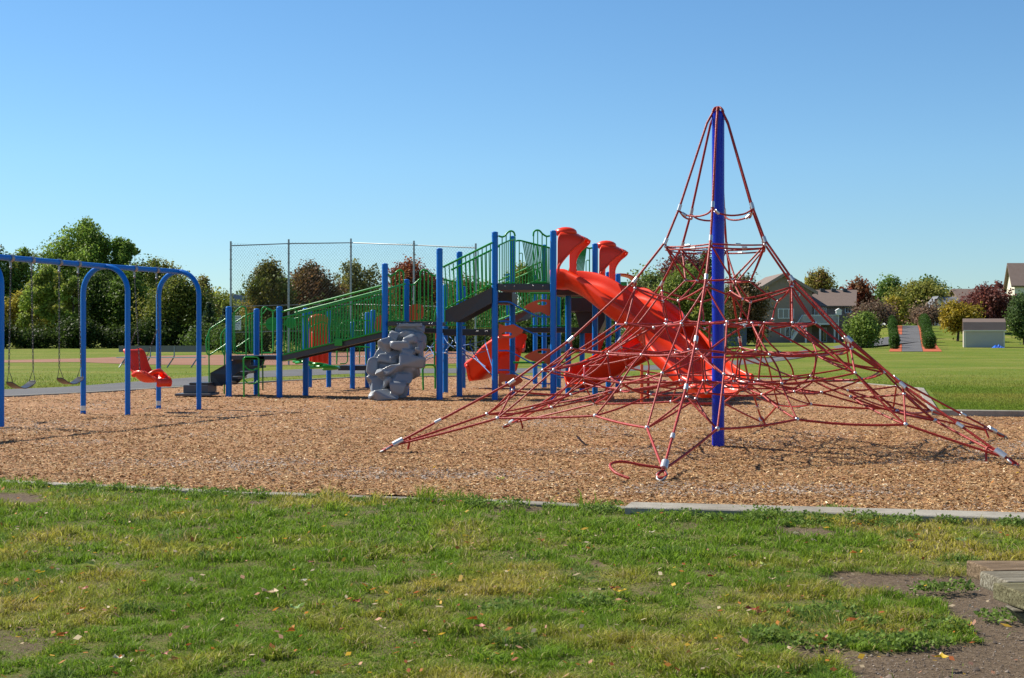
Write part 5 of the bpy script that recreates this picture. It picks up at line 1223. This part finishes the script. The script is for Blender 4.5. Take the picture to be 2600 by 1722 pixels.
# ================================================================== NEAR GRASS, LEAVES, BENCH
def blades(n, y0, y1, h, w, seed, xr=None, tall=False):
    g = np.random.default_rng(seed)
    Y = 1/(g.uniform(1/y1, 1/y0, n)); X = g.uniform(-1, 1, n)*(.362*Y+2.3)
    ok = Y < kfy(X)-.05-.20*ss(.85, 1.6, X)+.16*ss(.2, -.6, X)*(vn(X, Y, .45, 207) > .22)+.10*(g.random(n)-.5)-.06*vn(X, Y, .4, 77)
    s_, th = soil_amount(X, Y); p = g.random(n)
    tuft = fbm(X, Y, .13, 21)
    ok &= (~s_ | (p < .001+.3*(tuft > .88))) & (~th | (p < .72)); X, Y, tuft = X[ok], Y[ok], tuft[ok]; n = len(X)
    kd = kfy(X)-Y; overk = np.exp(-(kd/.22)**2)
    big = fbm(X, Y, 1.25, 51); mid = fbm(X, Y, .42, 61); fine = vn(X, Y, .09, 3)
    hh = h*g.uniform(.4, 1.35, n)*(.36+1.35*np.clip(tuft*2.4-.85, 0, 1.25))*(.45+1.05*mid)*(1+.6*overk*(vn(X, Y, .5, 88) > .35))
    ww = w*g.uniform(.6, 1.5, n)*(1+.5*(fine > .7))
    z0 = (fbm(X, Y, .5, 41)-.5)*.03*ss(14.2, 12, Y)-.006
    a = g.uniform(0, 2*math.pi, n); lean = hh*np.abs(g.normal(.75, .5, n)); ld = g.uniform(0, 2*math.pi, n)
    sd = np.stack([np.cos(a), np.sin(a), 0*a], -1)*(ww/2)[:, None]; dr = np.stack([np.cos(ld), np.sin(ld), 0*a], -1)
    b_ = np.stack([X, Y, z0], -1); m1 = b_+dr*(lean*.35)[:, None]+np.stack([0*a, 0*a, hh*.62], -1); t_ = b_+dr*lean[:, None]+np.stack([0*a, 0*a, hh*g.uniform(.75, 1, n)], -1)
    V = np.stack([b_-sd, b_+sd, m1+sd*.8, m1-sd*.8, t_], 1).reshape(-1, 3)
    i_ = np.arange(n)*5
    Q = np.stack([i_, i_+1, i_+2, i_+3], -1); T_ = np.stack([i_+3, i_+2, i_+4], -1)
    dry = np.clip((big-.44)*3.0+(mid-.5)*2.2+(fine-.5)*.5+.22*ss(8, 6, Y)-.32*(X < -.3)*(Y > 7.6), 0, 1)[:, None]
    gr = np.array([[.175, .285, .022]]); ol = np.array([[.41, .365, .056]]); st_ = np.array([[.62, .50, .26]])
    c = gr*(1-dry)+ol*dry; c = c*g.uniform(.6, 1.45, (n, 1)); c[:, 2] *= g.uniform(.7, 1.6, n)
    straw = g.random(n) < (.05+.16*dry[:, 0]); c[straw] = st_*g.uniform(.5, 1.15, (straw.sum(), 1))
    weed = (vn(X, Y, .35, 131) > .80) & (g.random(n) < .7); c[weed] = np.array([[.15, .24, .045]])*g.uniform(.7, 1.3, (weed.sum(), 1))
    return V, Q, T_, np.repeat(np.clip(c, .01, 1), 5, 0)
Bs = [blades(760000, 4.6, 8.0, .035, .0036, 1), blades(350000, 8.0, 13.4, .042, .0054, 2)]
off = np.cumsum([0]+[len(b_[0]) for b_ in Bs])
V = np.concatenate([b_[0] for b_ in Bs]); Q = np.concatenate([b_[1]+off[i_] for i_, b_ in enumerate(Bs)]); T_ = np.concatenate([b_[2]+off[i_] for i_, b_ in enumerate(Bs)]); C_ = np.concatenate([b_[3] for b_ in Bs])
o = npmesh('grass', V, [Q, T_], M['grass'], C_); setp(o, 'short green and straw coloured grass in the foreground', 'grass', kind='stuff')
# grass fringe on the lawn beyond the right kerb and behind the chips
def fringe(n, y0, y1, x0, x1, h, w, seed):
    g = np.random.default_rng(seed); Y = 1/(g.uniform(1/y1, 1/y0, n)); X = g.uniform(x0, x1, n)*Y
    ok = ~inpoly(X, Y, CHP) & ~inpoly(X-.30, Y-.05, CHP) & ~inpoly(X, Y-.25, CHP) & ~inpoly(X, Y, PATHP) & (g.random(n) < ss(1/y1, 1/(y1*.55), 1/Y)+.05); X, Y = X[ok], Y[ok]; n = len(X)
    hh = h*g.uniform(.4, 1.3, n)*(.5+fbm(X, Y, .6, 4)); a = g.uniform(0, 6.28, n); sd = np.stack([np.cos(a), np.sin(a), 0*a], -1)*w/2
    b_ = np.stack([X, Y, 0*a], -1); t_ = b_+np.stack([np.sin(a)*hh*.5, np.cos(a)*hh*.5, hh], -1); V = np.stack([b_-sd, b_+sd, t_], 1).reshape(-1, 3)
    big = np.clip((fbm(X, Y, 3.5, 91)-.42)*3.2, 0, 1)[:, None]; c = (np.array([[.16, .235, .026]])*(1-big)+np.array([[.30, .285, .055]])*big)*g.uniform(.6, 1.4, (n, 1))
    return V, np.arange(n*3).reshape(n, 3), np.repeat(c, 3, 0)
Fr = [fringe(130000, 22.9, 60, .14, .38, .034, .013, 5), fringe(60000, 30, 60, -.40, .16, .05, .02, 6)]
o = npmesh('grass', np.concatenate([f[0] for f in Fr]), [np.concatenate([Fr[0][1], Fr[1][1]+len(Fr[0][0])])], M['grass'], np.concatenate([f[2] for f in Fr])); setp(o, 'mown grass beyond the kerbs around the wood chips', 'grass', kind='stuff')
# weeds along the kerb: small leafy plants
def weeds(spots, seed):
    g = np.random.default_rng(seed); Vs, Cs = [], []
    for (x, y, r_, h_) in spots:
        n = int(260*r_/.12); th = g.uniform(0, 6.28, n); rr = r_*np.sqrt(g.random(n)); P = np.stack([x+rr*np.cos(th), y+rr*np.sin(th)*.8, g.uniform(.01, 1, n)*h_*(1-.5*rr/r_)], -1)
        d = g.standard_normal((n, 3)); d[:, 2] = np.abs(d[:, 2])*.6; d /= np.linalg.norm(d, axis=1)[:, None]; s_ = np.cross(d, g.standard_normal((n, 3))); s_ /= np.linalg.norm(s_, axis=1)[:, None]
        L = g.uniform(.012, .03, (n, 1)); Vs.append(np.stack([P, P+d*L*.5+s_*L*.3, P+d*L, P+d*L*.5-s_*L*.3], 1).reshape(-1, 3))
        Cs.append(np.repeat(np.array([[.17, .255, .05]])*g.uniform(.6, 1.4, (n, 1)), 4, 0))
    V = np.concatenate(Vs); return V, np.arange(len(V)).reshape(-1, 4), np.concatenate(Cs)
sp_ = []
rw_ = random.Random(8)
for k_ in range(70):
    x = rw_.choice([rw_.uniform(1.6, 4.2), rw_.uniform(-4.8, 4.2)]); sp_.append((x, float(kfy(x))-rw_.uniform(.28, .6) if x > .9 else float(kfy(x))-rw_.uniform(.08, .3), rw_.uniform(.05, .16), rw_.uniform(.04, .11)))
for px, py, r_ in ((2115,1560,.14),(2185,1590,.12),(2250,1640,.16),(2330,1640,.14),(2080,1640,.14),(2400,1600,.12),(1950,1620,.12),(1560,1290,.10),(1880,1305,.12),(2125,1300,.16),(2430,1500,.09),(2545,1575,.11),(2360,1502,.1),(2000,1565,.12),(1500,1535,.12),(1290,1552,.13)):
    x, y = G(px, py); sp_.append((x, y, r_, .06))
V, Fq_, c = weeds(sp_, 4); o = npmesh('weeds', V, [Fq_], M['grass'], c); setp(o, 'leafy green weeds along the kerb and in the grass', 'weeds', kind='stuff')
# pebbles and crumbs on the bare soil
g = np.random.default_rng(9); n = 36000; Y = 1/g.uniform(1/12, 1/4.7, n); X = g.uniform(-1, 1, n)*(.37*Y+1.8); s_, th = soil_amount(X, Y); X, Y = X[s_], Y[s_]; n = len(X)
r_ = g.uniform(.0015, .006, n)*(1+2.0*(g.random(n) > .985)); oct_ = np.array([(1, 0, 0), (0, 1, 0), (-1, 0, 0), (0, -1, 0), (0, 0, .8)])
V = (np.stack([X, Y, np.full(n, -.01)+(fbm(X, Y, .5, 41)-.5)*.03*ss(14.2, 12, Y)], -1)[:, None, :]+oct_[None]*r_[:, None, None]*g.uniform(.6, 1.3, (n, 5, 1))).reshape(-1, 3); i_ = np.arange(n)*5
Fq_ = np.concatenate([np.stack([i_+a, i_+(a+1) % 4, i_+4], -1) for a in range(4)]); c = np.repeat(palette(n, [(.16, .125, .10), (.10, .08, .065), (.24, .20, .165), (.3, .28, .26)], [5, 3, 2, .5]), 5, 0)
o = npmesh('soil_crumbs', V, [Fq_], M['chip'], c); setp(o, 'small stones and crumbs on the bare soil patches', 'stones', kind='stuff')
# litter of small leaf bits
g = np.random.default_rng(19); n = 2000; Y = 1/g.uniform(1/13.5, 1/4.8, n); X = g.uniform(-1, 1, n)*(.36*Y+2.2)
z = .035+.02*g.random(n); z = np.where(Y > kfy(X), .05, z); t1 = g.uniform(0, 6.28, n); L = g.uniform(.005, .017, n)*(1+.6*(g.random(n) > .9))
A_ = np.stack([np.cos(t1), np.sin(t1), g.normal(0, .3, n)], -1)*L[:, None]; B_ = np.stack([-np.sin(t1), np.cos(t1), g.normal(0, .5, n)], -1)*(L*.6)[:, None]; P = np.stack([X, Y, z], -1)
V = np.stack([P-A_, P-B_*.9-A_*.1, P+A_*1.1, P+B_], 1).reshape(-1, 3); c = np.repeat(palette(n, [(.55, .22, .05), (.60, .38, .05), (.35, .11, .04), (.62, .50, .34), (.55, .30, .20)], [3, 2, 2.5, 3, 2]), 4, 0)
o = npmesh('leaf_litter', V, [np.arange(n*4).reshape(n, 4)], M['grass'], c); setp(o, 'tiny scattered bits of fallen leaves in the grass', 'leaf litter', kind='stuff')
# individual fallen leaves
LC = {'yellow': (.72, .50, .04), 'orange': (.62, .20, .03), 'redbrown': (.36, .09, .035), 'tan': (.66, .48, .30), 'pale': (.72, .66, .48), 'pink': (.60, .26, .20), 'green': (.22, .34, .10), 'lime': (.42, .48, .12), 'brown': (.34, .16, .06)}
LM = {k_: attrmat('leaf_'+k_, .55, .25, .3) for k_ in ('all',)}
def fallen(px, py, colr, size, lab, seed, curl=.5):
    x, y = G(px, py); g = random.Random(seed); n = 10; out = []; col = []
    lobes = [1, .45, .8, .38, .62, .22, .62, .38, .8, .45]
    a0 = g.uniform(0, 6.28); c = Vector((x, y, .045)); vs = [c]; base = np.array(LC[colr]); cc = [base*g.uniform(.8, 1)]
    for r_ in (.5, 1.):
        for i_ in range(n):
            a = a0+i_*2*math.pi/n; rr = size*.55*(lobes[i_] if r_ == 1. else .5*(lobes[i_]+.5))*g.uniform(.85, 1.1)
            lz = curl*size*(r_**2)*(.35+.5*math.sin(a*2+seed))*g.uniform(.5, 1.1)
            vs.append(c+Vector((rr*math.cos(a), rr*math.sin(a)*.9, max(-.015, lz)))); cc.append(base*g.uniform(.65, 1.15))
    f = [(0, 1+i_, 1+(i_+1) % n) for i_ in range(n)]+[(1+i_, 1+n+i_, 1+n+(i_+1) % n, 1+(i_+1) % n) for i_ in range(n)]
    me = bpy.data.meshes.new('fallen_leaf'); me.from_pydata([tuple(v-c) for v in vs], [], f); me.polygons.foreach_set('use_smooth', [True]*len(f))
    at = me.color_attributes.new('col', 'FLOAT_COLOR', 'POINT'); at.data.foreach_set('color', np.array([[*np.clip(q, 0, 1), 1] for q in cc], np.float32).ravel())
    me.materials.append(LM['all']); o = bpy.data.objects.new('fallen_leaf', me); COL.objects.link(o); o.location = c
    setp(o, lab, 'leaf', 'larger fallen leaves on the grass and chips')
FL = [(228,1458,'lime',.15,'largest pale yellow leaf, curled in the grass at far left'),(458,1320,'yellow',.12,'flat yellow leaf in the grass right of the upper left dark tuft'),(683,1526,'tan',.12,'pale tan curled leaf above the green leaf'),(750,1567,'green',.11,'grey green leaf below the pale tan curled leaf'),
(1573,1524,'yellow',.11,'bright yellow leaf beside a brown leaf at centre right'),(1560,1518,'brown',.09,'brown curled leaf touching the bright yellow leaf'),(1508,1495,'lime',.10,'pale green leaf left of the bright yellow leaf'),(1183,1380,'yellow',.09,'yellow leaf in the upper middle of the grass'),
(2388,1699,'yellow',.09,'curled yellow leaf alone on the bare soil at bottom right'),(2440,1391,'green',.12,'broad green leaf in grass above the timber bench'),(1914,1571,'redbrown',.10,'red brown leaf left of the soil edge'),(1932,1580,'brown',.09,'second brown leaf touching the red brown one'),
(2021,1372,'pale',.06,'white scrap-like pale leaf near the thin soil patch'),(1204,1598,'orange',.08,'orange brown leaf upright at bottom centre'),(1217,1617,'pink',.08,'pinkish leaf just below the upright orange brown leaf'),(1143,1454,'orange',.05,'small orange leaf in the pale grass at middle'),
(1654,1369,'pale',.06,'round cream leaf right of centre near the kerb'),(790,1448,'pink',.06,'small pink tan leaf left of centre'),(828,1418,'pale',.08,'pale curled leaf above the small pink tan leaf'),(152,1642,'orange',.07,'orange leaf near the bottom left corner'),(165,1636,'redbrown',.05,'dark red leaf touching the orange leaf at bottom left'),
(211,1518,'pink',.08,'pinkish folded leaf below the largest pale leaf'),(209,1570,'orange',.05,'small bright orange leaf at lower left'),(104,1475,'yellow',.08,'thin golden leaf left of the largest pale leaf'),(446,1704,'brown',.07,'brown leaf on the bottom edge left of middle'),(741,1630,'orange',.08,'torn orange leaf right of the lower left grass'),
(770,1497,'pale',.06,'small pale leaf right above the tan curled leaf'),(418,1689,'pink',.05,'small pink leaf near the bottom edge'),(304,1699,'pale',.07,'straw coloured leaf at bottom left edge'),(1269,1229,'lime',.12,'long yellow green leaf on the chips before the kerb'),(1032,1229,'orange',.06,'orange leaf lying on the wood chips'),
(977,1247,'tan',.08,'tan leaf on the chips beside the narrow kerb'),(2167,1424,'orange',.07,'orange leaf in the grass above the left soil tongue'),(2330,1376,'orange',.06,'small star shaped orange leaf near the weeds'),(1165,1288,'redbrown',.06,'red leaf by the dry weed clump under the kerb'),(1960,1492,'tan',.06,'tan leaf at the left tip of the bare soil'),
(1942,1455,'lime',.10,'lime green leaf on tufts left of the bare soil'),(1804,1486,'redbrown',.06,'rust red leaf in the grass right of centre'),(2182,1349,'orange',.06,'orange leaf on the thin soil patch under the kerb'),(905,1552,'redbrown',.07,'dark rusty leaf in the middle of the lawn'),(1290,1300,'tan',.05,'tan leaf on the dirt strip below the kerb'),(607,1385,'orange',.05,'tiny orange leaf left of the upper lawn tuft')]
for k_, (x, y, c, s_, lab) in enumerate(FL): fallen(x, y, c, s_*.82, lab, 300+k_, .26)
# weathered timber bench at the right edge
zt = .50; t = thing('timber_bench', (1.75, 4.6, 0), 'weathered grey timber bench top cut by the right edge', 'bench')
D1, D2, D3, D4 = 4.88, 4.66, 4.44, 4.20
def plank(pxl, ya, yb, lx, mat, name='plank', th=.052, gap=.007):
    x0 = (pxl-CX)*ya/F; sk = lx
    P = [(x0, ya-gap, zt), (x0+sk, yb+gap, zt), (x0+1.9, yb+gap, zt), (x0+1.9, ya-gap, zt)]
    o = MB().prism([Vector(p) for p in P], (0, 0, -th)).build(name, M[mat], t, fix=True, bevel=.006)
    return o
plank(2451, D1, D2, .022, 'wood_brown'); plank(2485, D2, D3, .018, 'wood_grey'); plank(2518, D3, D4, .035, 'wood_olive')
xa = (2562-CX)*4.3/F
part_ = MB().prism([(xa, 4.26, zt-.055), (xa+.14, 4.26, zt-.055), (xa+.62, 4.26, -.03), (xa+.48, 4.26, -.03)], (0, .09, 0)).build('leg', M['wood'], t, fix=True, bevel=.006)
MB().prism([(xa+.6, 4.80, zt-.055), (xa+.74, 4.80, zt-.055), (xa+.74, 4.80, -.03), (xa+.6, 4.80, -.03)], (0, .09, 0)).build('leg', M['wood'], t, fix=True)
MB().prism([(1.62+xa-.1, 4.26, zt-.055), (1.76+xa-.1, 4.26, zt-.055), (1.76+xa-.1, 4.26, -.03), (1.62+xa-.1, 4.26, -.03)], (0, .09, 0)).build('leg', M['wood'], t, fix=True)
